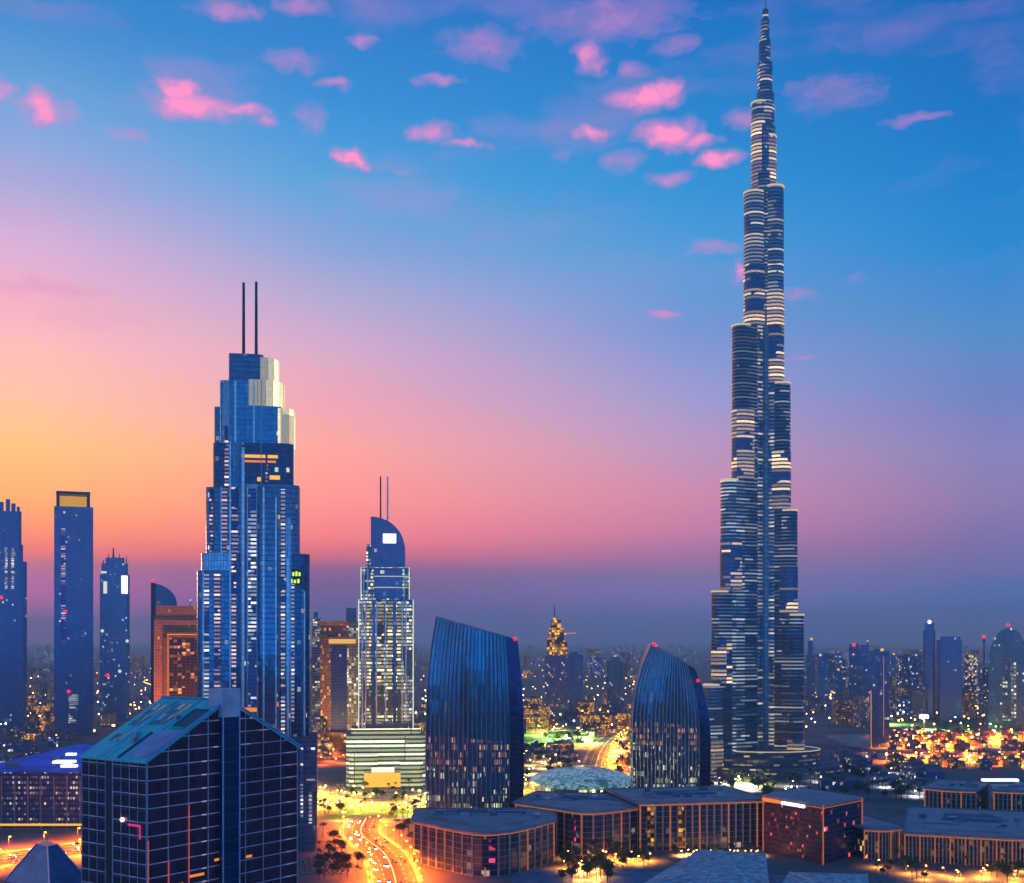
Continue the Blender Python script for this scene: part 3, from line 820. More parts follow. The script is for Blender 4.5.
# ------------------------------------------------------------------ near glass office with a gabled roof
def glass_office():
    t = thing('glass_office', 'dark gridded glass office block with sloping teal roof and grey central shaft', 'office building', (-120, 400, 0), math.atan2(.818, .575))
    Wd, D, ZE, ZP = 68.5, 34.5, 104.0, 122.6
    GL = facade('dark_office_glass', (.17, .055, .095), (.03, .03, .08), (1, .4, .2), (.7, .8, 1), Floor=4.6, Bay=2.85, Slab=.05, Mullion=.03, Lit=0, Strength=0, Metal=.55, Rough=.1, Clump=.05, Wobble=.03)
    GL2 = facade('navy_side_glass', (.11, .07, .10), (.04, .06, .12), (1, .6, .5), (.7, .85, 1), Floor=4.6, Bay=2.2, Slab=.08, Mullion=.07, Lit=0, Strength=0, Metal=.55, Rough=.12, Clump=.05, Wobble=.03)
    GRID = plain('grid_aluminium', (.66, .36, .40), .5, .0, .2, .3)
    GLINT = facade('painted_glints', (.9, .5, .55), (.9, .5, .55), (.72, .68, 1), (1, .62, .6), Floor=2.85, Bay=10, Slab=0, Mullion=0, Lit=.34, Strength=.34, Metal=0, Rough=.5, Clump=.09)  # glints of light painted as glowing dashes on the floor bars
    TEAL = facade('teal_roof_glass', (.05, .58, .48), (.14, .6, .52), COOL, COOL, Floor=7.4, Bay=2.4, Slab=.03, Mullion=.06, Lit=0, Strength=0, Metal=.35, Rough=.25, Wobble=.02)
    CLEAR = facade('clear_roof_pane', (.01, .16, .16), (.12, .5, .45), GREENY, COOL, Floor=3.2, Bay=1.6, Slab=.06, Mullion=.1, Lit=.35, Strength=.10, Metal=.4, Rough=.15, Wobble=.05)
    LAV = plain('lavender_roof_panel', (.46, .36, .46), .5, .1)
    mid = Wd / 2
    gable = [(0, 0), (Wd, 0), (Wd, ZE), (mid, ZP), (0, ZE)]
    b = MB()
    # front and back gables, side walls
    n = len(gable)
    b.v += [(x, 0, z) for x, z in gable] + [(x, D, z) for x, z in gable]
    b.face(range(5), [(x, z) for x, z in gable], 0)
    b.face([9, 8, 7, 6, 5], [(x, z) for x, z in gable[::-1]], 0)
    b.face((0, 4, 9, 5), ((0, 0), (0, ZE), (D, ZE), (D, 0)), 1)
    b.face((1, 6, 7, 2), ((0, 0), (D, 0), (D, ZE), (0, ZE)), 1)
    b.build('glazed_walls', [GL, GL2], t)
    # two roof slopes as slabs
    ln = math.hypot(mid, ZP - ZE)
    for sgn in (0, 1):
        xe, xr = (0 - .8, mid) if sgn == 0 else (Wd + .8, mid)
        k = MB()
        k.v = [(xe, -.6, ZE), (xe, D + .6, ZE), (xr, D + .6, ZP + .3), (xr, -.6, ZP + .3), (xe, -.6, ZE - .7), (xe, D + .6, ZE - .7), (xr, D + .6, ZP - .4), (xr, -.6, ZP - .4)]
        k.face((0, 3, 2, 1), ((0, 0), (0, ln), (D, ln), (D, 0)))
        k.face((0, 4, 7, 3), ((0, 0),) * 4); k.face((1, 2, 6, 5), ((0, 0),) * 4); k.face((0, 1, 5, 4), ((0, 0),) * 4)
        rf = k.build('roof', [TEAL], t)
        if sgn == 0:
            sl = lambda x: ZE + (ZP - ZE) * x / mid + .5
            # bars down the slope, a pale lower panel, a flat dark sheet painting a roof opening's shade, teal rim
            for y in (12.5, 24.5):
                MB().bar((0, y, sl(0)), (mid - 1, y, sl(mid - 1)), .28, 0, 4).build('roof_bar', plain('roof_bar_paint', (.45, .62, .66), .4), rf)
            MB().bar((0, 15.0, sl(0)), (14, 15.0, sl(14)), .5, 0, 4).build('gutter', plain('gutter_dark', (.03, .05, .07), .5), rf)
            q = MB(); q.v = [(1, 1.2, sl(1)), (1, 13.6, sl(1)), (15, 13.6, sl(15)), (15, 1.2, sl(15))]; q.face((0, 3, 2, 1), ((0, 0),) * 4); q.build('lower_panel', LAV, rf)
            q = MB(); q.v = [(17, 2, sl(17)), (17, 9.5, sl(17)), (28, 9.5, sl(28)), (28, 2, sl(28))]; q.face((0, 3, 2, 1), ((0, 0),) * 4); q.build('roof_opening_shade', plain('opening_shade', (.01, .06, .08), .3), rf)
            for (xa, xb, ya, yb) in ((3, 13, 26, 32), (17, 30, 26.5, 32.5), (18, 31, 14, 23)):
                q = MB(); q.v = [(xa, ya, sl(xa) - .1), (xa, yb, sl(xa) - .1), (xb, yb, sl(xb) - .1), (xb, ya, sl(xb) - .1)]; q.face((0, 3, 2, 1), ((0, 0), (0, xb - xa), (yb - ya, xb - xa), (yb - ya, 0))); q.build('clear_panel', CLEAR, rf)
            for x_, y_ in ((9, 18), (12, 20.5), (22, 11.5)): MB().box(x_ - 1, x_ + 1, y_ - .8, y_ + .8, sl(x_) - 1, sl(x_) + 1.3).build('roof_hatch', STEEL, rf)
            for p_, q_ in (((17, 9.5), (28, 9.5)), ((28, 9.5), (28, 2)), ((17, 2), (17, 9.5))):
                MB().bar((*p_, sl(p_[0]) + .2), (*q_, sl(q_[0]) + .2), .3, 0, 4).build('well_rim', plain('rim_teal', (.10, .55, .45), .4), rf)
        MB().bar((xe, -.75, ZE + .5), (xr, -.75, ZP + .8), .42, 0, 4).build('gable_coping', plain('coping_blue', (.25, .36, .55), .4), rf)
    MB().bar((mid, -1, ZP + .5), (mid, D + .6, ZP + .5), .4, 0, 4).build('ridge', STEEL, t)
    # aluminium grid on the front and the side
    lat = MB()
    top = lambda x: ZE + (ZP - ZE) * (x / mid if x < mid else (Wd - x) / mid)
    for k in range(9):
        x = k * Wd / 8
        if abs(x - mid) > 5: lat.bar((x, -.2, 20), (x, -.2, top(x)), .26, 0, 4)
    zz = 24.0
    while zz < ZP - 2:
        if zz < ZE: xa, xb = 0, Wd
        else:
            f = (zz - ZE) / (ZP - ZE); xa, xb = f * mid, Wd - f * mid
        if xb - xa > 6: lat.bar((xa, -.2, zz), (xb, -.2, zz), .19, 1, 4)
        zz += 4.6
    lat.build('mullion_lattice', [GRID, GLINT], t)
    lat = MB()
    for y in (0.15, 4.5, 8.8, 13.2, 17.6, 21.5, 26, 30.5, D): lat.bar((-.2, y, 20), (-.2, y, ZE), .17 if y not in (17.6,) else .3, 0, 4)
    zz = 24.0
    while zz < ZE:
        lat.bar((-.2, 0, zz), (-.2, 17.6, zz), .17, 1, 4); lat.bar((-.2, 21.5, zz), (-.2, D, zz), .17, 1, 4); zz += 4.6
    lat.build('side_mullion_lattice', [GRID, GLINT], t)
    # dark strip painting the shade of a side inset, pier on the front
    MB().box(-.12, .4, 17.9, 21.2, 10, ZE - .8).build('recess_shade', plain('painted_recess_shade', (.015, .03, .05), .4), t)
    sh = MB().box(mid - 3.7, mid + 3.7, -2.2, 5, 0, 117).build('lift_shaft', facade('shaft_glass', (.02, .05, .13), (.03, .05, .12), COOL, COOL, Floor=4.6, Bay=12, Slab=.05, Mullion=0, Lit=0, Strength=0, Metal=.5, Rough=.2), t)
    MB().box(mid - 3.8, mid + 3.8, -2.3, 5.1, 117, 127).build('shaft_head', plain('grey_lilac_panel', (.80, .50, .50), .6), sh)
    for x in (mid - 3.8, mid + 3.8): MB().bar((x, -2.4, 10), (x, -2.4, 126.8), .36, 0, 4).build('shaft_edge', plain('edge_lilac', (.45, .45, .6), .4), sh)
    for x, za, zb in ((.2, 22, 78), (8.56, 22, 70), (17.1, 22, 88)): MB().bar((x, -.5, za), (x, -.5, zb), .2, 0, 4).build('reflection_bar', glow('red_reflection_glow', (1, .14, .05), .5), t)  # orange reflections on the grid painted as dim glowing bars
    # lit rooms behind the glass: uneven glowing strips
    for (x, z, w) in ((10, 61, 5), (17, 63, 7), (28.6, 67, 2.5), (25, 58, 4), (20, 52, 8), (9, 55, 6), (43, 66, 3)):
        MB().box(x, x + w, -.12, -.05, z, z + .9).build('lit_ceiling', AMBERGLOW, t)
    q = MB().box(-.3, -.2, 3, 9.5, 82.2, 82.9).box(-.3, -.2, 3, 3.6, 78.2, 82.2)
    q.build('neon_sign', glow('pink_neon', (1, .03, .25), .8), t)
    MB().ball((-.6, 12, 84), .8, 0).build('wall_lamp', glow('pink_white_lamp', (1, .75, .8), 2.2), t)


glass_office()

# ------------------------------------------------------------------ other towers
def fac(name, glass, frame=(.05, .07, .12), a=WARM, b=COOL, **k):
    d = dict(Floor=3.7, Bay=3.0, Slab=.2, Mullion=.15, Lit=.12, Strength=.9, Metal=.45, Rough=.2, Clump=.05)
    d.update(k)
    return facade(name, glass, frame, a, b, **d)


DUSK1 = fac('dusk_glass', (.07, .18, .33), (.05, .08, .17), Lit=.012, Strength=.6, a=COOL, b=WARM)
DUSK2 = fac('dusk_glass_pale', (.09, .24, .40), (.04, .09, .16), Strength=.6, Lit=.03, a=COOL, b=CREAM)
DUSK3 = fac('dusk_glass_warm', (.07, .17, .27), (.03, .05, .08), Lit=.05, Strength=.7)
TEALT = fac('dusk_glass_teal', (.03, .17, .22), (.02, .07, .11), a=CREAM, b=GREENY, Lit=.04)
BROWN = fac('brown_facade', (.30, .11, .06), (.55, .22, .11), a=(1, .4, .2), b=AMBER, Lit=.05, Metal=.1, Rough=.5)


DIMSEAM = glow('dim_seam', (1, .42, .10), .55)


class Tower:
    def __init__(s, label, cx, Y, cat='skyscraper', name='glass_tower', rz=0.0, group=None):
        s.Y, s.cx, s.m = Y, cx, Y / FOC
        s.t = thing(name, label, cat, (at(cx, Y), Y, 0), rz + math.atan2(512 - cx, FOC), group)

    def x(s, p): return (p - s.cx) * s.m
    def z(s, y): return zt(y, s.Y)

    def slab(s, x0, x1, ytop, d0, d1, mat, name='shaft', l=0, r=0, ybot=None, cap=None, ytop2=None, parent=None):
        P = round_rect(s.x(x0), s.x(x1), d0, d1, l, r)
        zz = s.z(ytop)
        if ytop2 is not None: zz = [s.z(ytop) + (s.z(ytop2) - s.z(ytop)) * (p[0] - P[0][0]) / (s.x(x1) - s.x(x0)) for p in P]
        return MB().prism(P, 0 if ybot is None else s.z(ybot), zz, 0, 1, u0=x0).build(name, [mat, cap or ROOF], parent or s.t)

    def lamp(s, px, y, col=None, r=1.6, name='warning_light', d=0.0):
        return MB().ball((s.x(px), d, s.z(y)), r * s.Y / 1800, 0).build(name, col or REDGLOW, s.t)

    def mast(s, px, y0, y1, r=.7, d=0.0, mat=None):
        return MB().bar((s.x(px), d, s.z(y0)), (s.x(px), d, s.z(y1)), r, 0, 6, r * .5).build('mast', mat or DARKSTEEL, s.t)


T = Tower('tall dark tower with ragged stepped top cut by the frame edge', 8, 2014)
T.slab(-12, 25.5, 562, -20, 22, DUSK1, l=6, r=6)
T.slab(-8, 22, 545, -17, 19, DUSK1, 'setback', l=4, r=6, ybot=563)
T.slab(-6, 20.5, 512, -15, 16, DUSK1, 'setback', l=4, r=5, ybot=546)
for k, (a, b, y) in enumerate(((-2, 4, 503), (6, 10, 500), (11, 15, 504), (16, 19, 507))): T.slab(a, b, y, -13, 10, DUSK1, 'crown_fin', ybot=513)
for a in (5, 11): T.slab(a, a + 2.5, 548, -21.5, -19, STRIPW, 'window_strip', ybot=590)
T.lamp(2, 598, d=-21, r=2.2)

T = Tower('slim blue slab tower with an open rectangular frame at its top', 73.5, 1845)
T.slab(55.5, 92, 508, -20, 20, DUSK1, 'shaft')
T.slab(57.5, 60.5, 493, -14, 14, DARKSTEEL, 'frame_post', ybot=508)
T.slab(86, 89, 493, -14, 14, DARKSTEEL, 'frame_post', ybot=508)
MB().box(T.x(57.3), T.x(89.2), -14.3, 14.3, T.z(495.5), T.z(492.5)).build('frame_beam', DARKSTEEL, T.t)
MB().box(T.x(60.5), T.x(86), 12, 13, T.z(508), T.z(496)).build('painted_sky_glow', glow('gold_sky_glow', (1, .50, .06), .62), T.t)  # glowing sheet painted for the yellow sky behind the open frame
T.slab(62, 66, 530, -21, -19, facade('slab_window_strip', (.03, .07, .2), (.03, .07, .2), (1, .5, .25), (.8, .8, 1), Floor=3.7, Bay=9, Slab=.5, Lit=.45, Strength=.7, Mullion=0), 'window_strip', ybot=640)
T.slab(69, 78, 694, -21, -19, STRIPW, 'window_strip', ybot=722)
for p in ((69, 691), (66, 612)): T.lamp(*p, d=-21, r=2.2)
T.slab(53, 96, 728, -26, 26, DUSK1, 'podium')

T = Tower('blue round-shouldered tower with spiky crown and bright white windows near its top', 114.5, 2190)
T.slab(100.5, 129, 575, -20, 20, DUSK2, l=9, r=9)
T.slab(102, 127.5, 564, -17, 17, DUSK2, 'setback', l=8, r=8, ybot=576)
T.slab(106, 124, 558, -13, 13, DUSK2, 'setback', l=6, r=6, ybot=565)
for p, y in ((104, 560), (109, 553), (119, 553), (126, 556)): T.mast(p, 566, y, 1.2)
T.mast(113.5, 560, 548, 2.2)
for a, b, y0, y1 in ((121, 127, 576, 594), (104, 107.5, 582, 594), (102, 107, 572, 574)): T.slab(a, b, y0, -22, -15, WHITEGLOW if a > 110 else EDGEGLOW, 'sky_lobby', ybot=y1)
for p in ((126.5, 641), (119.5, 671), (103, 631)): T.lamp(*p, col=EDGEGLOW, d=-21, r=2.4, name='facade_lamp')
T.lamp(108, 675, d=-21, r=2.4)

T = Tower('dark quarter-round tower with a red lamp on its corner', 164, 1650)
prof = [(T.x(152), 0), (T.x(176.5), 0), (T.x(176.5), T.z(605))] + [(T.x(152) + (T.x(176.5) - T.x(152)) * math.cos(q), T.z(605) + (T.z(584) - T.z(605)) * math.sin(q)) for q in (math.pi / 2 * k / 8 for k in range(1, 9))]
MB().profile(prof, -14, 14, 0, 1).build('shaft', [DUSK3, DARKSTEEL], T.t)
T.slab(151.5, 156, 583, -15, -13.5, DARKSTEEL, 'corner_fin')
T.lamp(154, 582, d=-14, r=2.2)

T = Tower('brown stone tower block with a glowing orange portal frame', 178, 1500, 'office tower')
T.slab(157, 201, 606, -12, 24, BROWN, 'shaft')
T.slab(155, 202, 620, -16, 20, BROWN, 'setback')
T.slab(164, 169.5, 633, -22, 10, BROWNSTONE, 'portal_post')
MB().box(T.x(164), T.x(204), -22, 10, T.z(638), T.z(632)).build('portal_beam', BROWNSTONE, T.t)
T.slab(170, 204, 637, -18, 8, fac('portal_glass', (.04, .02, .03), (.07, .03, .03), a=(1, .3, .15), b=AMBER, Lit=.22, Bay=5, Clump=.09), 'portal_glazing')
MB().bar((T.x(167.5), -22.6, T.z(634.5)), (T.x(204), -22.6, T.z(634.5)), .7).build('portal_light', AMBERGLOW, T.t)
MB().bar((T.x(168.5), -22.6, T.z(634.5)), (T.x(168.5), -22.6, T.z(700)), .5).build('portal_light', AMBERGLOW, T.t)
T.mast(190, 606, 598, .6); T.lamp(190, 600, EDGEGLOW, 1.4, 'roof_lamp')

T = Tower('thin pale residential tower with ragged lit balconies beside the stepped tower', 317, 1750)
T.slab(312, 322, 618, -10, 10, fac('pale_balconies', (.10, .11, .16), (.25, .22, .2), a=WARM, b=CREAM, Lit=.5, Bay=3.5, Slab=.4))
T.slab(313.5, 318, 612, -8, 8, DUSK3, 'setback', ybot=619)
T = Tower('brown tower framing a blue glass front under an orange lit lintel', 338, 1550, 'office tower')
T.slab(320.5, 358, 621, -10, 22, BROWN, 'shaft')
T.slab(321, 331, 634, -17, 10, fac('brown_side', (.10, .05, .04), (.28, .16, .10), a=AMBER, b=WARM, Lit=.15, Bay=2, Metal=.1, Rough=.6), 'portal_post')
T.slab(347, 358, 622, -16, 10, fac('greenish_side', (.12, .12, .09), (.25, .24, .16), a=CREAM, b=GREENY, Lit=.4, Bay=3), 'portal_post')
MB().box(T.x(328), T.x(356), -19, 8, T.z(645), T.z(637)).build('portal_beam', BROWNSTONE, T.t)
MB().box(T.x(329), T.x(355.5), -19.6, -19.1, T.z(643.5), T.z(639)).build('portal_light', glow('amber_wash', (1, .55, .12), .8), T.t)
T.slab(331, 348, 645, -14, 8, fac('blue_front', (.02, .05, .17), (.02, .05, .15), Lit=.02), 'portal_glazing')
T.slab(346, 356, 608, -8, 8, DUSK3, 'setback', ybot=623)
for p in (348, 352): T.lamp(p, 611, GOLDGLOW, 1.4, 'roof_lamp')
T.slab(318, 372, 731, -26, 24, fac('red_brick_podium', (.2, .08, .05), (.16, .07, .04), a=AMBER, b=WARM, Lit=.35, Bay=4), 'podium')

T = Tower('grey tower under construction with golden lit upper floors and a spire', 557, 2250)
T.slab(545, 569, 655, -20, 20, fac('grey_shell', (.12, .12, .22), (.10, .10, .15), Lit=.05, a=AMBER))
GOLD = fac('golden_scaffold', (.10, .06, .04), (.14, .08, .04), a=(1, .55, .08), b=AMBER, Lit=.55, Strength=1.2, Metal=0, Rough=.6, Floor=4.5, Bay=5)
T.slab(547, 567, 640, -17, 17, GOLD, 'upper_floor', ybot=656); T.slab(548.5, 564, 628, -13, 13, GOLD, 'upper_floor', ybot=641); T.slab(551, 561, 620, -9, 9, GOLD, 'upper_floor', ybot=629)
T.mast(554.5, 622, 606, 1.3); T.lamp(554.5, 619, GOLDGLOW, 2.2, 'work_light', -10); T.lamp(559, 626, GOLDGLOW, 3, 'work_light', -12)
for p, y in ((550, 633), (556, 638), (563, 645), (549, 648), (565, 634), (561, 652)): T.lamp(p, y, GOLDGLOW, 1.6, 'work_light', -19)
MB().bar((T.x(554), 0, T.z(634)), (T.x(576), 0, T.z(633)), .7).build('crane_jib', AMBERGLOW, T.t)
T = Tower('plain grey-blue block standing behind the golden topped tower', 576, 2350, 'apartment block')
T.slab(568, 583, 655, -14, 14, DUSK1); T.slab(570, 578, 652, -10, 10, DUSK1, 'plant_room', ybot=656); T.lamp(582, 656, EDGEGLOW, 1.4, 'roof_lamp')
T = Tower('slender grey tower alone between the golden tower and the smaller ribbed slab', 615, 2350)
T.slab(607, 623, 661, -13, 13, DUSK3, l=4, r=4); T.slab(610, 620, 657, -9, 9, DUSK3, 'setback', ybot=662); T.lamp(615, 656, EDGEGLOW, 1.2, 'roof_lamp')

# skyline beyond the spire tower
def plain_tower(label, x0, x1, yt, Y, mat, dep=26, step=None, lamp=None, l=0, r=0, cat='skyscraper', mast=None):
    T = Tower(label, (x0 + x1) / 2, Y, cat)
    T.slab(x0, x1, yt, -dep / 2, dep / 2, mat, l=l, r=r)
    if step: T.slab(step[0], step[1], step[2], -dep / 3, dep / 3, mat, 'setback', ybot=yt + 1)
    if mast: T.mast(mast[0], yt, mast[1], 1.0)
    if lamp: T.lamp(lamp[0], lamp[1], lamp[2], lamp[3], 'roof_lamp' if lamp[2] is not REDGLOW else 'warning_light', -dep / 3)
    return T


plain_tower('thin hazy tower with lamp at its tip just behind the spire tower', 806.5, 815, 655, 2900, DUSK1, step=(808, 813, 641), lamp=(811.5, 639, GOLDGLOW, 2))
plain_tower('narrow pale tower with one lamp on top second behind the spire tower', 818, 829, 660, 2500, DUSK2, step=(819, 826, 655), lamp=(820.5, 655, EDGEGLOW, 1.8))
plain_tower('short hazy tower with a lamp on its flat roof', 834, 843, 671, 2600, DUSK2, lamp=(838.5, 669.5, GOLDGLOW, 1.8))
plain_tower('dark stepped tower with a red band of light across its roof', 849, 862, 648, 2300, DUSK3, step=(849.5, 859, 644), lamp=(854, 645, REDGLOW, 2.4))
plain_tower('dark tower with rooftop mast beside the red roofed tower', 860, 869, 645, 2450, DUSK1, mast=(867.5, 638), lamp=(867.5, 641, EDGEGLOW, 1.2))
T = plain_tower('dark twin slab tower with a glowing amber seam up its front', 870, 889, 651, 1640, DUSK3, lamp=(882, 650, GOLDGLOW, 2.6), step=(874, 884, 649))
MB().bar((T.x(871.5), -14, T.z(752)), (T.x(871.5), -14, T.z(690)), .6).build('seam_light', DIMSEAM, T.t)
MB().bar((T.x(883.5), -14, T.z(735)), (T.x(883.5), -14, T.z(656)), .3).build('seam_light', DIMSEAM, T.t)
plain_tower('hazy low block with a row of roof lights far beyond the twin slab', 891, 905, 655, 3300, DUSK2, lamp=(894, 654, GOLDGLOW, 1.6), cat='apartment block')
plain_tower('hazy wide block with pale roof lights beside the bright tipped tower', 906, 921, 656, 3400, DUSK2, lamp=(916, 655, EDGEGLOW, 1.4), cat='apartment block')
plain_tower('slim dark tower with brilliant lamp on its rounded top', 923.5, 935, 630, 2200, DUSK1, step=(925, 934, 623), lamp=(929.5, 622, WHITEGLOW, 3), l=4, r=4)
plain_tower('broad dark blue slab leaning its shoulder to the bright tipped tower', 937, 961, 640, 2150, DUSK1, step=(941, 960, 636.5), l=8)
plain_tower('pale tower with a lit top storey between the blue slab and the red mast', 964.5, 977, 658, 2500, fac('lit_top', (.05, .08, .16), a=CREAM, b=WARM, Lit=.35), step=(965, 976, 655), lamp=(970, 656, GOLDGLOW, 2))
T = Tower('thin lattice mast with a red lamp beside the arched tower', 984, 2100, 'mast', 'lattice_mast')
for dx, dy in ((-1.6, -1.6), (1.6, -1.6), (1.6, 1.6), (-1.6, 1.6)): MB().bar((dx, dy, 0), (dx * .3, dy * .3, T.z(640)), .45).build('mast_leg', DARKSTEEL, T.t)
b = MB()
for k in range(22):
    z0, z1 = T.z(640) * k / 22, T.z(640) * (k + 1) / 22
    f0, f1 = 1 - .7 * k / 22, 1 - .7 * (k + 1) / 22
    b.bar((-1.6 * f0, -1.6 * f0, z0), (1.6 * f1, -1.6 * f1, z1), .2); b.bar((1.6 * f0, 1.6 * f0, z0), (-1.6 * f1, 1.6 * f1, z1), .2)
b.build('brace_lattice', DARKSTEEL, T.t)
T.lamp(984, 637, r=2.4); T.slab(983, 985, 638, -1.5, 1.5, DARKSTEEL, 'lamp_platform', ybot=642)
T = Tower('large arched teal glass tower at the frame edge with rows of lit windows', 1008, 1950)
def arch_profile(T, x0, x1, ysh, ytop, lean):
    p = [(T.x(x0), 0), (T.x(x1), 0), (T.x(x1), T.z(ysh))]
    for k in range(1, 13):
        q = math.pi * k / 13
        p.append((T.x((x0 + x1) / 2 + lean * math.sin(q)) + (T.x(x1) - T.x(x0)) / 2 * math.cos(q), T.z(ysh) + (T.z(ytop) - T.z(ysh)) * math.sin(q) ** .8))
    return p + [(T.x(x0), T.z(ysh))]
MB().profile(arch_profile(T, 990, 1027, 668, 628, 0), -18, 18, 0, 1).build('shaft', [TEALT, DARKSTEEL], T.t)
for a, y0, y1 in ((1003, 657, 700), (1011, 657, 718), (1003, 704, 720)): T.slab(a, a + 5, y0, -19, -17, facade('arched_window_strip', (.02, .1, .14), (.02, .09, .12), CREAM, GREENY, Floor=6, Bay=4, Slab=.45, Mullion=.3, Lit=.8, Strength=.9), 'window_strip', ybot=y1)
T.mast(1008, 628, 622, .8); T.lamp(1008, 625, r=2)

# ------------------------------------------------------------------ low buildings close by
LOWG = fac('low_glass', (.04, .055, .10), (.24, .21, .22), a=COOL, b=(1, .6, .35), Floor=3.8, Bay=5.2, Slab=.10, Mullion=.04, Lit=.04, Strength=.35, Clump=.08, Metal=.4)
LOWR = fac('low_glass_red', (.02, .02, .07), (.05, .04, .07), a=(1, .05, .25), b=(1, .1, .12), Floor=3.8, Bay=4, Slab=.3, Mullion=.06, Lit=.2, Strength=.6, Clump=.08, Metal=.4)
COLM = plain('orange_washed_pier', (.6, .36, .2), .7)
EAVE = glow('painted_eave_wash', (1, .27, .05), .5)
DIMEDGE = glow('painted_pier_wash', (1, .30, .08), .32)  # floodlight wash painted as glow on piers that hold no lamp


def lowrise(label, front, ztop, back, ncol, mats, roofm=ROOFBLUE, colw=.5, over=2.5, cat='low building', litcols=True, rise=0.0, unit=True):
    """front: (photo column, distance) points along the facade; back: depth behind it"""
    P = smooth([(at(p, Y), Y) for p, Y in front], 5) if len(front) > 2 else [(at(p, Y), Y) for p, Y in front]
    o = Vector(P[len(P) // 2])
    t = thing('lowrise_block', label, cat, (o.x, o.y, 0))
    P = [(x - o.x, y - o.y) for x, y in P]
    A, B = Vector(P[0]), Vector(P[-1])
    d = (B - A).normalized(); nb = Vector((-d.y, d.x))
    if nb.y < 0: nb = -nb
    poly = P + [tuple(B + nb * back), tuple(A + nb * back)]
    MB().prism(poly, 0, ztop - 1.2, 0, 1).build('facade', [mats[0], ROOF], t)
    ctr = (A + B) / 2 + nb * back / 2
    big = [(x + (x - ctr.x) / max(1, math.hypot(x - ctr.x, y - ctr.y)) * over, y + (y - ctr.y) / max(1, math.hypot(x - ctr.x, y - ctr.y)) * over) for x, y in poly]
    rf = MB().prism(big, ztop - 1.2, ztop, 0, 0, bottom=True)
    if rise:
        rf.prism([(ctr.x + (x - ctr.x) * .72, ctr.y + (y - ctr.y) * .72) for x, y in poly], ztop, ztop + rise, 0, 0)
    rf = rf.build('roof', roofm, t)
    W_ = (B - A).length
    for k in range(int(W_ / 7) if unit else 0):
        u = A.lerp(B, rnd.uniform(.1, .9)) + nb * back * rnd.uniform(.2, .8)
        a_, c_, h_ = rnd.uniform(1, 3.4), rnd.uniform(1, 2.6), rnd.uniform(.9, 2.4)
        MB().box(u.x - a_, u.x + a_, u.y - c_, u.y + c_, ztop + rise, ztop + rise + h_).build('roof_unit', rnd.choice((CONCRETE, STEEL, ROOF)), rf)
    for k in range(2):
        u0 = A.lerp(B, .12 + .4 * k) + nb * back * (.32 + .25 * k); u1 = u0 + d * W_ * .3
        MB().bar((u0.x, u0.y, ztop + rise + .6), (u1.x, u1.y, ztop + rise + .6), .5, 0, 4).build('duct', STEEL, rf)
    # parapet and a dark slab painting the shade of a sunken part
    pp = MB()
    for p, q in zip(big, big[1:] + big[:1]): pp.bar((*p, ztop + .35), (*q, ztop + .35), .35, 0, 4)
    pp.build('parapet', CONCRETE, rf)
    if W_ > 40:
        u = A.lerp(B, .5) + nb * back * .6
        MB().prism([tuple(u - d * W_ * .22 - nb * back * .12), tuple(u + d * W_ * .26 - nb * back * .14), tuple(u + d * W_ * .2 + nb * back * .16), tuple(u - d * W_ * .2 + nb * back * .13)], ztop + rise, ztop + rise + .5, 0, 0).build('roof_shade_slab', ROOF, rf)
    # floodlight on the fascia painted as a glowing strip, following the front
    e = MB()
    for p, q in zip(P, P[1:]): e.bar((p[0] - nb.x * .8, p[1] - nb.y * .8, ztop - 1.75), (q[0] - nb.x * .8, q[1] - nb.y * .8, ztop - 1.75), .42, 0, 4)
    e.build('eave_glow_strip', EAVE, t)
    # piers
    seg = [math.dist(p, q) for p, q in zip(P, P[1:])]; tot = sum(seg)
    ncol = int(ncol * 1.6)
    for k in range(ncol + 1):
        s = tot * k / ncol; i = 0
        while i < len(seg) - 1 and s > seg[i]: s -= seg[i]; i += 1
        f = s / seg[i]
        x = P[i][0] + (P[i + 1][0] - P[i][0]) * f - nb.x * .6; y = P[i][1] + (P[i + 1][1] - P[i][1]) * f - nb.y * .6
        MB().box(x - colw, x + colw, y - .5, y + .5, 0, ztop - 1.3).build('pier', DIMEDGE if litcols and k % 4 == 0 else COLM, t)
    return t, P, nb


t, P, nb = lowrise('curved slate roofed low block with red windows before the broad ribbed slab', [(414, 790), (445, 762), (482, 740), (520, 755), (554, 792)], 27, 52, 10, [LOWG], rise=1.2)
for k, w in ((.48, 4), (.12, 1.2)):
    p = P[int(len(P) * k)]
    MB().box(p[0], p[0] + w * 2, p[1] - 1.0 - (0 if k > .3 else .2), p[1] - .6, 6, 23).build('red_window_bay', LOWR, t)
t, P, nb = lowrise('curved low block with orange piers between the red windowed and the wide block', [(516, 860), (552, 835), (590, 812), (638, 836)], 29.5, 60, 9, [LOWG])
p = P[int(len(P) * .55)]
MB().box(p[0] - 4, p[0] + 5, p[1] - 1.2, p[1] - .7, 9, 25).build('red_window_bay', LOWR, t)
t, P, nb = lowrise('wide straight low block with tall amber piers beside the maroon corner block', [(640, 830), (690, 836), (764, 848)], 33, 75, 11, [LOWG])
for k in (.42, .10):
    p = P[int(len(P) * k)]
    MB().box(p[0], p[0] + 5, p[1] - 1.6, p[1] - .8, 2, 31).build('lit_stair', fac('amber_stair', (.12, .06, .03), (.1, .05, .03), a=GOLDGLOW and (1, .5, .1), b=AMBER, Lit=.7, Floor=3, Bay=2.5, Strength=1), t)
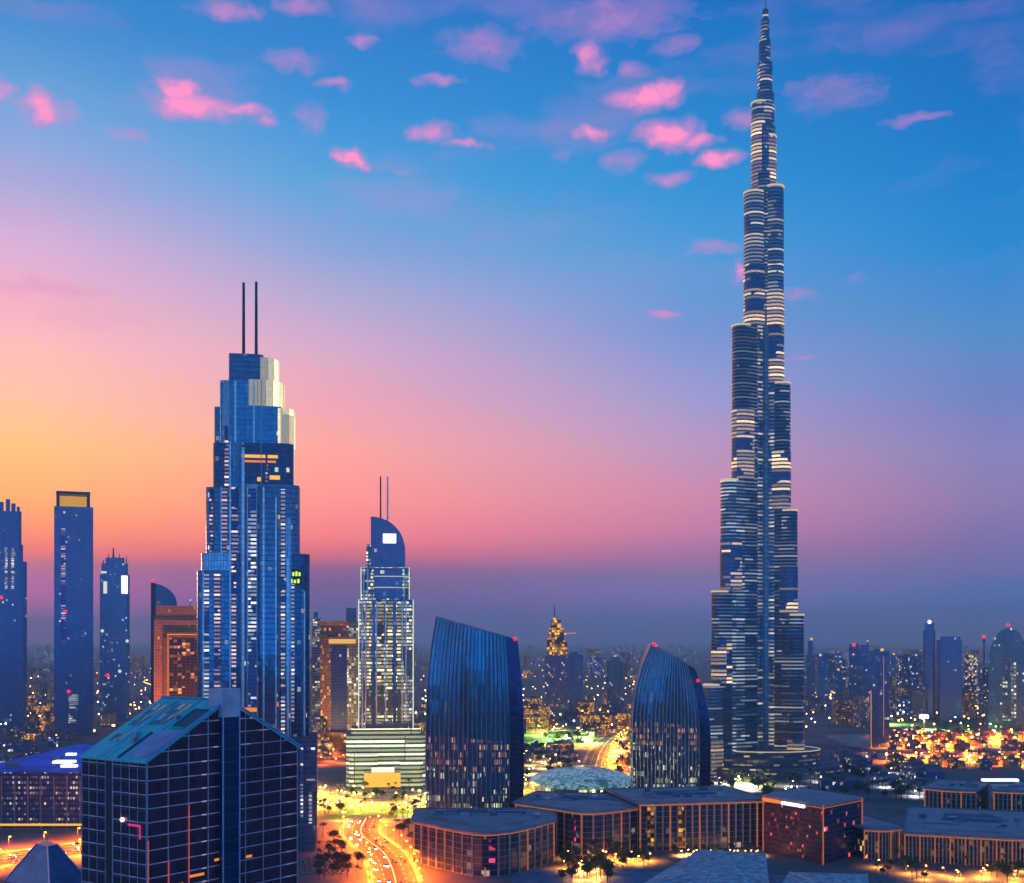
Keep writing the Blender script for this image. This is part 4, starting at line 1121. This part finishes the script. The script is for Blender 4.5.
lowrise('long low block with rows of pale fins and a flat slate roof', [(905, 792), (940, 785), (985, 775), (1040, 765)], 19, 125, 22, [fac('fin_glass', (.01, .015, .04), a=WARM, b=AMBER, Lit=.1, Floor=4, Bay=3)], colw=.32, litcols=True, cat='low building', rise=.8)
lowrise('short finned low block joined between the red lit block and the long finned block', [(864, 800), (885, 796), (903, 806)], 20.5, 105, 9, [fac('fin_glass_short', (.01, .015, .04), a=WARM, b=AMBER, Lit=.12, Floor=4, Bay=3)], colw=.32)
lowrise('small finned low block with an orange eave set back behind the long finned block', [(925, 1000), (950, 985), (976, 980)], 23, 60, 7, [LOWG], colw=.4)
lowrise('small finned block at the frame edge with white light on its roof', [(994, 985), (1010, 980), (1034, 975)], 22.5, 60, 6, [LOWG], colw=.4)
t_ = thing('roof_skylight', 'long bright white skylight on the roof of the small edge block', 'skylight', (at(1000, 1030), 1030, 22.5))
MB().box(-16, 16, -3, 3, 0, 2).build('curb', CONCRETE, t_); MB().prism(rect(-15, 15, -2.6, 2.6), 2.0, 4.0).build('lit_glazing', [WHITEGLOW, WHITEGLOW], t_)

def corner_block():
    t = thing('corner_block', 'dark maroon corner block with scattered red windows and a white sign under its roof', 'low building', (at(823, 780), 780, 0))
    RF = fac('maroon_facade', (.07, .02, .04), (.14, .05, .06), a=(1, .08, .05), b=(1, .2, .1), Floor=3.4, Bay=2.2, Slab=.5, Mullion=.3, Lit=.14, Strength=.7, Clump=.12, Metal=.25, Rough=.35)
    NF = fac('navy_facade', (.012, .02, .07), (.03, .03, .08), a=(1, .08, .05), b=(1, .6, .5), Floor=3.4, Bay=3, Lit=.04, Strength=.8, Metal=.4)
    A = Vector((at(763, 830) - at(823, 780), 50)); Bq = Vector((at(862, 818) - at(823, 780), 38)); O = Vector((0, 0))
    Cc = A + Bq
    b = MB()
    for p, q, m in ((A, O, 0), (O, Bq, 1), (Bq, Cc, 1), (Cc, A, 0)):
        k = len(b.v); l_ = (q - p).length
        b.v += [(*p, 0), (*q, 0), (*q, 37), (*p, 37)]; b.face((k, k + 1, k + 2, k + 3), ((0, 0), (l_, 0), (l_, 37), (0, 37)), m)
    b.build('facade', [RF, NF], t)
    MB().prism([tuple(A), tuple(O), tuple(Bq), tuple(Cc)], 37, 38.6, 0, 0, bottom=True).build('roof', ROOFBLUE, t)
    ORANGE = glow('painted_corner_wash', (1, .22, .06), .45)  # floodlit orange edges painted as glowing bars
    for p in (A, O, Bq): MB().bar((p.x, p.y - .5, 0), (p.x, p.y - .5, 38), .45).build('corner_glow_bar', ORANGE, t)
    MB().bar((A.x, A.y - .6, 36.2), (-.3, -.6, 36.2), .35).build('eave_glow_strip', ORANGE, t); MB().bar((.3, -.6, 36.2), (Bq.x, Bq.y - .6, 36.2), .3).build('eave_glow_strip', ORANGE, t)
    d = (O - A).normalized(); n_ = Vector((d.y, -d.x))
    s0, s1 = A + d * (A.length * .34) + n_ * .9, A + d * (A.length * .72) + n_ * .9
    MB().bar((*s0, 35.4), (*s1, 35.4), 1.2).build('white_sign', WHITEGLOW, t)
    s0, s1 = A + d * (A.length * .02) + n_ * .9, A + d * (A.length * .30) + n_ * .9
    MB().bar((*s0, 35.6), (*s1, 35.6), 1.3).build('amber_sign', AMBERGLOW, t)


corner_block()

def near_roof(label, pts, z, ridge, m):
    o = Vector((sum(p[0] for p in pts) / len(pts), sum(p[1] for p in pts) / len(pts)))
    t = thing('pale_roofed_hall', label, 'hall', (o.x, o.y, 0))
    P = [(x - o.x, y - o.y) for x, y in pts]
    MB().prism(P, 0, z, 0, 1).build('wall', [LOWG, ROOF], t)
    b = MB(); n = len(P); b.v = [(x * 1.04, y * 1.04, z) for x, y in P] + [(x * .25, y * .25, z + ridge) for x, y in P]
    for i in range(n):
        j = (i + 1) % n; b.face((i, j, n + j, n + i), ((0, 0), (1, 0), (1, 1), (0, 1)))
    b.face(range(n, 2 * n), P)
    rf = b.build('roof', m, t)
    for i in range(n): MB().bar((*[c * 1.04 for c in P[i]], z + .1), (P[i][0] * .25, P[i][1] * .25, z + ridge + .1), .3).build('roof_ridge', STEEL, rf)


PALEROOF = plain('pale_blue_roof', (.34, .44, .42), .5, .1, .7, .25)
near_roof('low hall with faceted pale blue roof below the wide block', [(at(636, 640), 640), (at(700, 615), 615), (at(768, 625), 625), (at(764, 745), 745), (at(700, 758), 758)], 13, 3, PALEROOF)
near_roof('low hall with faceted pale blue roof in front of the maroon corner block', [(at(772, 625), 625), (at(815, 600), 600), (at(870, 610), 610), (at(866, 700), 700), (at(790, 706), 706)], 9, 3.5, PALEROOF)
near_roof('small pyramid roofed pavilion with blue glass slopes beside the orange highway', [(at(6, 455), 455), (at(50, 432), 432), (at(88, 452), 452), (at(44, 490), 490)], 54, 13.5, plain('pyramid_blue', (.05, .16, .28), .3, .4, .3, .2))

# blue roofed mall at the far edge
def mall():
    t = thing('blue_roofed_mall', 'long low mall with a vivid blue roof and white roof lights', 'shopping mall', (at(30, 930), 930, 0))
    MF = fac('mall_facade', (.06, .10, .18), (.035, .05, .10), a=CREAM, b=(1, .7, .6), Floor=4, Bay=2.2, Slab=.55, Mullion=.4, Lit=.35, Strength=.6, Metal=.1, Rough=.5)
    MB().prism(rect(-45, 42, 0, 230), 0, 43, 0, 1).build('facade', [MF, ROOF], t)
    rf = MB().prism(rect(-46, 43, -1, 231), 43, 44.5, 0, 0, bottom=True).build('roof', plain('vivid_blue_roof', (.02, .16, .72), .85, .0, .5, .03), t)
    for x, y, w, d in ((6, 55, 16, 10), (22, 22, 12, 5), (-12, 120, 8, 5), (0, 140, 5, 4)):
        MB().box(x - w / 2, x + w / 2, y - d / 2, y + d / 2, 44.5, 46.5).build('roof_lantern', WHITEGLOW, rf)
    for x, y in ((-22, 20), (14, 90), (-6, 70)): MB().box(x - 4, x + 4, y - 3, y + 3, 44.5, 48).build('roof_unit', CONCRETE, rf)
    for k in range(9):
        MB().box(-42 + k * 10, -41 + k * 10, -.9, 0, 0, 40).build('pier', CONCRETE, t)
    MB().bar((-44, -1.2, 3), (42, -1.2, 3), .8).build('shopfront_light', GOLDGLOW, t)


mall()

# glass shell roof of the indoor garden
def shell():
    t = thing('shell_dome', 'low pale teal glass shell roof between the two ribbed slabs', 'dome', (at(582, 1190), 1190, 0))
    m, tt, b = new_mat('shell_glass')
    uv = tt.nodes.new('ShaderNodeTexCoord')
    vo = tt.nodes.new('ShaderNodeTexVoronoi'); vo.inputs['Scale'].default_value = .35; tt.links.new(uv.outputs['Object'], vo.inputs['Vector'])
    cr = tt.nodes.new('ShaderNodeValToRGB'); cr.color_ramp.elements[0].color = (.05, .16, .16, 1); cr.color_ramp.elements[1].color = (.35, .62, .55, 1); cr.color_ramp.elements[0].position = .15; cr.color_ramp.elements[1].position = .8
    sx = tt.nodes.new('ShaderNodeSeparateColor'); tt.links.new(vo.outputs['Color'], sx.inputs[0]); tt.links.new(sx.outputs[0], cr.inputs[0])
    tt.links.new(cr.outputs[0], b.inputs['Base Color']); tt.links.new(cr.outputs[0], b.inputs['Emission Color']); b.inputs['Emission Strength'].default_value = .38
    b.inputs['Roughness'].default_value = .3; m.cycles.emission_sampling = 'NONE'
    rings = []
    for k in range(9):
        q = math.pi / 2 * k / 9
        rings.append([(52 * math.cos(q) * math.cos(a), 62 * math.cos(q) * math.sin(a), 5 + 14 * math.sin(q)) for a in (2 * math.pi * i / 32 for i in range(32))])
    MB().loft(rings, 0, 0).build('glazing', m, t)
    MB().prism(circle(52.5, 32, 0, 0, 62.5), 0, 5, 0, 1).build('ring_wall', [fac('shell_wall', (.05, .1, .08), a=(.9, 1, .4), b=CREAM, Lit=.6, Floor=5, Bay=4), ROOF], t)
    rb = MB()
    for i in range(0, 32, 2):
        for k in range(8): rb.bar(rings[k][i], rings[k + 1][(i + 1) % 32], .22); rb.bar(rings[k][i], rings[k + 1][(i - 1) % 32], .22)
    rb.build('rib_lattice', STEEL, t)


shell()

# ------------------------------------------------------------------ smaller blocks of the city
TAKEN = []
bpy.context.view_layer.update()
for o in list(C.objects):
    if o.parent is None and o.get('category'):
        w_ = [ch.matrix_world @ Vector(p) for ch in o.children if ch.type == 'MESH' for p in ch.bound_box]
        if w_: TAKEN.append((min(p.x for p in w_), max(p.x for p in w_), min(p.y for p in w_), max(p.y for p in w_)))


def free(x, y, r):
    for (a, b, c, d) in TAKEN:
        if a - r < x < b + r and c - r < y < d + r: return False
    for pts, w in ROADS.values():
        for p in pts:
            if math.hypot(p[0] - x, p[1] - y) < r + w / 2 + 4: return False
    return True


BLOCKM = [fac('block_sand', (.07, .06, .06), (.28, .2, .13), a=WARM, b=AMBER, Lit=.3, Metal=.1, Rough=.6, Bay=2.6, Floor=3.2, Slab=.45, Mullion=.4),
          fac('block_grey', (.05, .06, .09), (.16, .16, .18), a=CREAM, b=WARM, Lit=.2, Metal=.1, Rough=.6, Bay=2.6, Floor=3.2, Slab=.45, Mullion=.4),
          fac('block_blue', (.06, .15, .3), (.04, .07, .13), a=COOL, b=CREAM, Lit=.16, Bay=3.4),
          fac('block_amber', (.12, .06, .03), (.33, .18, .08), a=AMBER, b=(1, .5, .1), Lit=.75, Strength=1.5, Metal=0, Rough=.7, Bay=2.4, Floor=3, Slab=.35, Mullion=.3)]
BLABEL = ['small sand coloured block with warm windows', 'small grey block with cream windows', 'small blue glass block with few lit windows', 'small block glowing with amber windows']


def block(x, y, w, d, h, kind, where):
    lab = BLABEL[kind] + ' ' + where
    t = thing('city_block', lab, 'building', (x, y, 0), rnd.uniform(-.5, .5), lab)
    P = rect(-w / 2, w / 2, -d / 2, d / 2)
    MB().prism(P, 0, h, 0, 1, u0=rnd.uniform(0, 200)).build('facade', [BLOCKM[kind], ROOF], t)
    MB().prism(rect(-w / 2 + .6, w / 2 - .6, -d / 2 + .6, d / 2 - .6), h, h + 1.2, 0, 0).box(-w * .2, w * .1, -d * .2, d * .15, h + 1.2, h + 4.2).build('roof', ROOF, t)
    q = max(w, d) * .55
    TAKEN.append((x - q, x + q, y - q, y + q))
    return t


def scatter(n, px0, px1, y0, y1, hs, kinds, where, ws=(14, 34), tries=40):
    for _ in range(n):
        for _t in range(tries):
            py = rnd.uniform(y0, y1); Y = gy(py); X = at(rnd.uniform(px0, px1), Y)
            w, d = rnd.uniform(*ws), rnd.uniform(*ws)
            if free(X, Y, max(w, d) * .6):
                block(X, Y, w, d, rnd.uniform(*hs), rnd.choice(kinds), where); break


block(at(537, 2160), 2160, 42, 20, 27, 3, 'near the far lawn')
block(at(596, 1990), 1990, 50, 20, 22, 3, 'near the far lawn')
block(at(626, 1960), 1960, 24, 18, 26, 3, 'near the far lawn')
block(at(560, 1600), 1600, 34, 16, 8, 3, 'on the dark terrace behind the shell dome')
scatter(10, 525, 620, 742, 762, (4, 9), [2, 1], 'on the dark terrace behind the shell dome', (10, 22))
scatter(20, 0, 60, 672, 735, (10, 38), [0, 1, 1, 3], 'between the ragged tower and the framed slab tower')
scatter(12, 92, 160, 680, 735, (10, 45), [1, 2, 0], 'around the white windowed blue tower')
scatter(8, 318, 350, 690, 760, (8, 30), [3, 0], 'below the brown portal tower', (10, 20))
scatter(22, 806, 1030, 683, 708, (45, 115), [2, 2, 1], 'among towers beyond the spire tower', (22, 40))
scatter(18, 28, 60, 686, 742, (6, 16), [3, 0, 3], 'on the street by the framed slab tower', (12, 24))
scatter(14, 0, 84, 730, 742, (6, 12), [3, 0], 'in the lit street behind the blue roofed mall', (10, 20))
scatter(9, 410, 430, 690, 745, (10, 25), [3, 1], 'beside the lit hotel', (10, 20))
scatter(22, 524, 640, 676, 735, (8, 30), [3, 0, 1, 3], 'around the golden topped tower')
scatter(26, 592, 634, 720, 768, (5, 12), [3, 3, 0], 'along the park road', (8, 16))
scatter(22, 806, 925, 680, 730, (14, 60), [1, 2, 2, 0], 'under the skyline beyond the spire tower', (18, 36))
scatter(20, 925, 1030, 690, 728, (12, 50), [2, 1, 0], 'in front of the arched teal tower', (18, 36))
scatter(70, 886, 1030, 735, 770, (5, 13), [3, 3, 0, 3, 1], 'around the amber market square', (8, 18))
scatter(12, 800, 925, 750, 792, (5, 9), [2, 1, 2], 'in the dim gardens by the spire tower', (20, 44))
scatter(16, 0, 82, 745, 775, (5, 14), [2, 1], 'behind the blue roofed mall', (10, 22))
far = MB()                           # the city beyond, one mass in the haze
for _ in range(420):
    Y = gy(rnd.uniform(648.5, 682)); x = at(rnd.uniform(-20, 1050), Y)
    w, d, h = rnd.uniform(24, 60), rnd.uniform(20, 40), rnd.choice((rnd.uniform(10, 40), rnd.uniform(30, 110)))
    if free(x, Y, max(w, d) * .6):
        far.prism(rect(x - w / 2, x + w / 2, Y - d / 2, Y + d / 2), 0, h, rnd.choice((0, 1, 1, 2, 2)), 3, u0=rnd.uniform(0, 300))
        q = max(w, d) * .55; TAKEN.append((x - q, x + q, Y - q, Y + q))
o = far.build('distant_city', [BLOCKM[0], BLOCKM[1], BLOCKM[2], ROOF])
tag(o, 'far city of countless hazy blocks reaching to the horizon', None, None, 'stuff')

# ------------------------------------------------------------------ lamps, trees, cars
def lamp_proto(col, watts, label, group, strength=40, h=10, lit=True, hr=.75, rad=.5, name='street_lamp', hooded=True):
    t = thing(name, label, name.replace('_', ' '), (0, 0, -500), 0, group)
    MB().bar((0, 0, 0), (0, 0, h), .16, 0, 6, .09).build('pole', DARKSTEEL, t)
    MB().bar((0, 0, h), (1.6, 0, h + .4), .09, 0, 5).build('arm', DARKSTEEL, t)
    MB().ball((1.7, 0, h + .2), hr, 0, 8, 5, .6).build('lamp_head', glow('lamp_' + group.split()[0], col, strength), t)
    if lit:
        l = bpy.data.lights.new('lamp_light', 'SPOT'); l.energy = watts * 2.7; l.color = col; l.shadow_soft_size = rad; l.spot_size = R(166); l.spot_blend = .2   # a hooded lamp: light only downwards
        if not hooded: l = bpy.data.lights.new('lamp_light', 'POINT'); l.energy = watts * 2; l.color = col; l.shadow_soft_size = rad
        lo = bpy.data.objects.new('lamp_light', l); C.objects.link(lo); lo.parent = t; lo.location = (1.7, 0, h - 1.2)
    t['first'] = 1
    return t


def place(proto, x, y, z=0, rz=None, s=1.0):
    if proto.get('first'):
        del proto['first']; o = proto; KIDS[o] = list(o.children)
    else: o = copy_tree(proto)
    o.location = (x, y, z); o.rotation_euler.z = rnd.uniform(0, 6.28) if rz is None else rz
    if s != 1.0: o.scale = (s, s, s)
    return o


def along(pts, step, off):
    out, acc_ = [], 0.0
    for p, q in zip(pts, pts[1:]):
        p, q = Vector(p), Vector(q); d = (q - p); n = Vector((-d.y, d.x)).normalized()
        s = step - acc_
        while s < d.length:
            c = p + d.normalized() * s + n * off
            out.append((c.x, c.y, math.atan2(d.y, d.x))); s += step
        acc_ = (acc_ + d.length) % step
    return out


ORANGE_L, YELLOW_L, WHITE_L, GREEN_L = (1, .165, .008), (1, .46, .03), (.85, .92, 1), (.75, 1, .25)
lp = lamp_proto(ORANGE_L, 60000, 'orange street lamp along the highway by the pyramid roof', 'orange highway lamps')
for off in (-25, 25):
    for x, y, a in along(ROADS['highway'][0], 26, off): place(lp, x, y, .12, a + (math.pi / 2 if off < 0 else -math.pi / 2))
lp = lamp_proto(ORANGE_L, 30000, 'orange street lamp along the boulevard below the lit hotel', 'boulevard orange lamps')
for off in (-15, 15):
    for x, y, a in along(ROADS['boulevard'][0], 24, off): place(lp, x, y, .12, a + (math.pi / 2 if off < 0 else -math.pi / 2))
lp = lamp_proto(YELLOW_L, 30000, 'yellow street lamp along the curved road at the hotel', 'yellow curve lamps')
for off in (-12, 12):
    for x, y, a in along(ROADS['curved_road'][0], 26, off): place(lp, x, y, .12, a + (math.pi / 2 if off < 0 else -math.pi / 2))
lp = lamp_proto((1, .78, .16), 5000, 'pale garden lamp on the hotel forecourt', 'pale forecourt lamps', h=6, name='garden_lamp', hooded=False)
for _ in range(44):
    x, y = rnd.uniform(-195, -66), rnd.uniform(965, 1150)
    if free(x, y, 2): place(lp, x, y, .03)
lp = lamp_proto(YELLOW_L, 30000, 'yellow street lamp along the park road', 'yellow park road lamps')
for x, y, a in along(ROADS['park_road'][0], 42, -15): place(lp, x, y, .12, a)
lp = lamp_proto(GREEN_L, 110000, 'green-white floodlight beside the far lawn', 'floodlights on lawns', h=14, hr=1.1, name='floodlight')
for x, y in ((40, 1690), (75, 1660), (110, 1700), (60, 1760), (100, 1800), (40, 1840), (700, 1900), (740, 1880), (650, 2080)): place(lp, x, y, .08)
lp = lamp_proto(ORANGE_L, 90000, 'orange lamp in the amber market square', 'square orange lamps', hr=.9)
for _ in range(110):
    x, y = rnd.uniform(430, 800), rnd.uniform(1370, 1840)
    if x > at(888, y) and free(x, y, 1.5): place(lp, x, y, .03)
lp = lamp_proto(ORANGE_L, 60000, 'orange lamp in the square beside the park road', 'station orange lamps', hr=.9)
for _ in range(34):
    x, y = rnd.uniform(100, 190), rnd.uniform(1250, 1640)
    if free(x, y, 1.5): place(lp, x, y, .03)
lp = lamp_proto(WHITE_L, 9000, 'white garden lamp in the dim gardens by the spire tower', 'white garden lamps', h=5, hr=.6, name='garden_lamp')
for _ in range(22):
    x, y = rnd.uniform(190, 430), rnd.uniform(1120, 1330)
    if free(x, y, 2): place(lp, x, y, 0)
lp = lamp_proto((1, .36, .05), 5500, 'amber garden lamp among the trees before the low blocks', 'amber garden lamps', h=4.5, hr=.5, name='garden_lamp')
for _ in range(60):
    px, py = rnd.choice((rnd.uniform(556, 650), rnd.uniform(866, 1020))), rnd.uniform(856, 882)
    Y = gy(py); x, y = at(px, Y), Y
    if free(x, y, 1.5): place(lp, x, y, .05)
lp = lamp_proto((.85, 1, .35), 40000, 'greenish lamp in the court at the foot of the spire tower', 'greenish court lamps', h=9, name='garden_lamp')
for x, y in ((at(738, 1200), 1200), (at(748, 1215), 1215), (at(756, 1195), 1195)): place(lp, x, y, .03)
def wall_flood(label, x, y, tx, ty, tz, watts, col):
    t = thing('wall_floodlight', label, 'floodlight', (x, y, 0))
    MB().bar((0, 0, 0), (0, 0, 3), .2, 0, 6).build('pole', DARKSTEEL, t)
    MB().box(-.8, .8, -.4, .4, 3, 4).build('lamp_housing', glow('flood_amber', col, 6), t)
    l = bpy.data.lights.new('flood_light', 'SPOT'); l.energy = watts; l.color = col; l.spot_size = R(70); l.spot_blend = .6; l.shadow_soft_size = .5
    o = bpy.data.objects.new('flood_light', l); C.objects.link(o); o.parent = t; o.location = (0, 0, 4.6)
    o.rotation_euler = Vector((x - tx, y - ty, -tz)).to_track_quat('Z', 'Y').to_euler()


wall_flood('amber floodlight washing the brown block with the orange portal', at(176, 1380), 1380, at(178, 1485), 1485, 110, 1.3e6, (1, .32, .08))
wall_flood('amber floodlight washing the brown tower with the orange lintel', at(336, 1440), 1440, at(338, 1535), 1535, 100, 9e5, (1, .42, .12))
# the farther lamps, too many and too small to tell apart: one object
b = MB()
for (n, a, b0, y0, y1) in ((170, 0, 200, 662, 742), (150, 410, 700, 660, 735), (280, 806, 1030, 656, 735), (70, 0, 1024, 655, 664), (70, 886, 1024, 736, 770)):
    for _ in range(n):
        Y = gy(rnd.uniform(y0, y1)); x = at(rnd.uniform(a, b0), Y)
        if free(x, Y, 1):
            h = rnd.choice((9, 9, 12, 20)); b.bar((x, Y, 0), (x, Y, h), .15, 0, 4); b.ball((x, Y, h + .4), rnd.uniform(.7, 1.5), rnd.choice((1, 1, 1, 2, 2, 3)), 6, 4)
for k in range(26):                  # lamps strung along far streets
    Y = gy(rnd.uniform(658, 715)); x = at(rnd.choice((rnd.uniform(0, 190), rnd.uniform(410, 700), rnd.uniform(806, 1024), rnd.uniform(806, 1024))), Y); a = rnd.choice((.15, .2, 1.3, -1.2, -.1)); m_ = rnd.choice((1, 1, 1, 2))
    for j in range(16):
        X_, Y_ = x + math.cos(a) * j * 32, Y + math.sin(a) * j * 32
        if free(X_, Y_, 1): b.bar((X_, Y_, 0), (X_, Y_, 10), .12, 0, 4); b.ball((X_, Y_, 10.4), .8, m_, 6, 4)
o = b.build('distant_lamps', [DARKSTEEL, glow('far_lamp_orange', (1, .33, .06), 22), glow('far_lamp_yellow', (1, .6, .2), 20), glow('far_lamp_white', (.9, .95, 1), 14)])
tag(o, 'countless tiny orange and white lamps far across the hazy city', None, None, 'stuff')

# a blinding floodlight mast on the far lawn
t = thing('floodlight_mast', 'floodlight mast with a blinding white lamp bank on the far green lawn', 'floodlight', (at(924, 1960), 1960, 0))
MB().bar((0, 0, 0), (0, 0, 20), .5, 0, 8, .3).build('pole', DARKSTEEL, t)
MB().box(-7, 7, -1, 1, 18, 23).build('lamp_bank', glow('flood_white', (1, 1, .8), 14), t)
l = bpy.data.lights.new('flood', 'SPOT'); l.spot_size = R(120); l.energy = 900000; l.color = (1, .95, .5); l.shadow_soft_size = 2
lo = bpy.data.objects.new('flood', l); C.objects.link(lo); lo.parent = t; lo.location = (0, -4, 20)

lp = lamp_proto((1, .5, .12), 4500, 'amber bollard lamp at the foot of the wide straight block', 'amber bollard lamps', h=3, hr=.4, name='garden_lamp')
for k in range(16):
    Y = 812 + (k % 2) * 3; place(lp, at(684 + k * 5, Y), Y, .03)
lp = lamp_proto((1, .68, .2), 14000, 'warm garden lamp on the terrace around the shell dome', 'dome terrace lamps', h=6, name='garden_lamp')
for _ in range(60):
    Y = gy(rnd.uniform(722, 798)); x = at(rnd.uniform(524, 634), Y)
    if free(x, Y, 1.5): place(lp, x, Y, .03)
lp = lamp_proto(ORANGE_L, 16000, 'orange lamp in the yard between the brown portal towers and the hotel', 'orange yard lamps', h=9)
for _ in range(16):
    Y = gy(rnd.uniform(733, 765)); x = at(rnd.uniform(316, 348), Y)
    if free(x, Y, 1.5): place(lp, x, Y, .03)

LEAF = plain('leaf_green', (.045, .085, .03), .7, 0, .5, .8)
BARK = plain('bark', (.11, .08, .06), .9)


def tree_proto(kind, label, group, seed):
    r = random.Random(seed)
    t = thing('palm_tree' if kind == 'palm' else 'broadleaf_tree', label, 'tree', (0, 0, -500), 0, group)
    if kind == 'palm':
        MB().bar((0, 0, 0), (.4, .2, 5), .24, 0, 6, .18).bar((.4, .2, 5), (.5, .1, 9), .18, 0, 6, .15).build('trunk', BARK, t)
        b = MB()
        for k in range(20):
            a = 2 * math.pi * k / 20 + r.uniform(-.2, .2); e = r.uniform(-.2, 1.1); ln = r.uniform(2.6, 3.6)
            prev = Vector((.5, .1, 9)); d = Vector((math.cos(a) * math.cos(e), math.sin(a) * math.cos(e), math.sin(e)))
            w = .35
            for s in range(5):
                nx = prev + d * ln / 5; d = (d + Vector((0, 0, -.32))).normalized()
                side = Vector((-math.sin(a), math.cos(a), 0)); w2 = .5 if s < 2 else .5 - .14 * s
                kx = len(b.v); b.v += [tuple(prev - side * w - Vector((0, 0, .2))), tuple(prev + side * w), tuple(nx + side * max(w2, .05)), tuple(nx - side * max(w2, .05) - Vector((0, 0, .2)))]
                b.face((kx, kx + 1, kx + 2, kx + 3), ((0, 0),) * 4); prev = nx; w = max(w2, .05)
        b.build('crown', LEAF, t)
    else:
        tr = MB().bar((0, 0, 0), (.1, 0, 3.2), .28, 0, 6, .2)
        tips = []
        for k in range(5):
            a = 2 * math.pi * k / 5; tip = (math.cos(a) * 1.6, math.sin(a) * 1.6, r.uniform(4.6, 6.2)); tr.bar((.1, 0, 3.0), tip, .14, 0, 5, .05); tips.append(tip)
        tr.build('trunk', BARK, t)
        b = MB(); tips.append((0, 0, 6.4))
        for tp in tips:
            for _ in range(60):
                p = Vector(tp) + Vector((r.gauss(0, .75), r.gauss(0, .75), r.gauss(0, .65))); s = r.uniform(.22, .45)
                u = Vector((r.gauss(0, 1), r.gauss(0, 1), r.gauss(0, 1))).normalized(); v = u.orthogonal().normalized()
                kx = len(b.v); b.v += [tuple(p + u * s), tuple(p + v * s), tuple(p - u * s), tuple(p - v * s)]
                b.face((kx, kx + 1, kx + 2, kx + 3), ((0, 0),) * 4)
        b.build('crown', LEAF, t)
    t['first'] = 1
    return t


def plant(n, px0, px1, y0, y1, where, grp, seed, palm=.4, s=(.8, 1.4)):
    pr = [tree_proto('palm', 'palm tree ' + where, 'palms ' + grp, seed), tree_proto('broad', 'leafy round tree ' + where, 'leafy trees ' + grp, seed + 1)]
    for _ in range(n):
        for _t in range(30):
            Y = gy(rnd.uniform(y0, y1)); x = at(rnd.uniform(px0, px1), Y)
            if free(x, Y, 3):
                place(pr[0 if rnd.random() < palm else 1], x, Y, 0, None, rnd.uniform(*s)); break
    for p in pr:
        if p.get('first'):
            for ch in list(p.children): bpy.data.objects.remove(ch)
            bpy.data.objects.remove(p)


plant(80, 556, 650, 858, 882, 'in the lamplit garden below the curved blocks', 'below the curved blocks', 3)
plant(14, 660, 765, 846, 856, 'at the foot of the wide straight block', 'at the wide block', 41, .3, (.6, .9))
plant(26, 866, 1020, 868, 884, 'in front of the long finned block', 'at the finned block', 9)
plant(50, 318, 424, 790, 822, 'on the hotel forecourt', 'on the forecourt', 15, .6)
plant(90, 700, 925, 765, 802, 'in the dim gardens by the spire tower', 'in the dim gardens', 21, .4, (1, 1.7))
plant(40, 524, 632, 738, 796, 'around the shell dome', 'around the shell dome', 27, .3, (1.2, 2))
plant(46, 316, 412, 832, 883, 'along the boulevard below the hotel', 'along the boulevard', 33)


def car_proto(col, name, label, group):
    pk = 'parked' in label
    t = thing('parked_car' if pk else 'moving_car', label, 'car', (0, 0, -500), 0, group)
    body = plain(name, col, .3, .3, .05)
    b = MB().prism([(-2.2, -.9), (2.2, -.9), (2.3, 0), (2.2, .9), (-2.2, .9), (-2.3, 0)], .35, .95, 0, 0, bottom=True)
    bo = b.build('body', body, t)
    k = MB(); k.v = [(-1.6, -.82, .95), (1.0, -.82, .95), (1.0, .82, .95), (-1.6, .82, .95), (-1.1, -.65, 1.5), (.3, -.65, 1.5), (.3, .65, 1.5), (-1.1, .65, 1.5)]
    for f in ((0, 1, 5, 4), (1, 2, 6, 5), (2, 3, 7, 6), (3, 0, 4, 7), (4, 5, 6, 7)): k.face(f, ((0, 0),) * 4)
    k.build('cabin', plain('car_glass', (.02, .02, .03), .1, .2, 0), t)
    for x in (-1.4, 1.4):
        for y in (-.85, .85): MB().bar((x, y - .1, .34), (x, y + .1, .34), .34, 0, 10).build('wheel', DARKSTEEL, t)
    for y in (-.6, .6):
        MB().ball((2.25, y, .7), .24, 0, 6, 4).build('headlight', plain('headlight_off', (.7, .7, .7), .2) if pk else glow('headlight_white', (1, .95, .8), 30), t)
        MB().ball((-2.25, y, .75), .2, 0, 6, 4).build('tail_light', plain('tail_off', (.3, .02, .02), .3) if pk else glow('tail_red', (1, .03, .02), 12), t)
    t['first'] = 1
    return t


for col, nm, adj in (((.7, .7, .7), 'car_white', 'white'), ((.05, .05, .06), 'car_black', 'black'), ((.3, .31, .33), 'car_silver', 'silver')):
    for rd, step in (('highway', 30), ('boulevard', 26), ('curved_road', 34)):
        pr = car_proto(col, nm, f'{adj} car driving on the ' + {'highway': 'orange lit highway', 'boulevard': 'orange lit boulevard', 'curved_road': 'yellow curved road'}[rd], f'{adj} cars on the ' + rd.replace('_', ' '))
        for lane in (-.375, -.13, .13, .375):
            for x, y, a in along(ROADS[rd][0], step * (1.5 if rd == 'highway' else 2.4) + rnd.uniform(0, 20), lane * ROADS[rd][1]):
                place(pr, x + rnd.uniform(-6, 6) * math.cos(a), y + rnd.uniform(-6, 6) * math.sin(a), .15, a + (math.pi if lane > 0 else 0))

pr = car_proto((.45, .46, .5), 'car_grey', 'grey car parked on the dark lot beside the orange boulevard', 'cars parked beside the boulevard')
for row in range(4):
    for k in range(9):
        x, y = -128 + k * 3.4 - row * 3, 752 + row * 15
        if free(x, y, 1.8) and rnd.random() < .8: place(pr, x, y, .05, math.pi / 2 + rnd.choice((0, math.pi)))
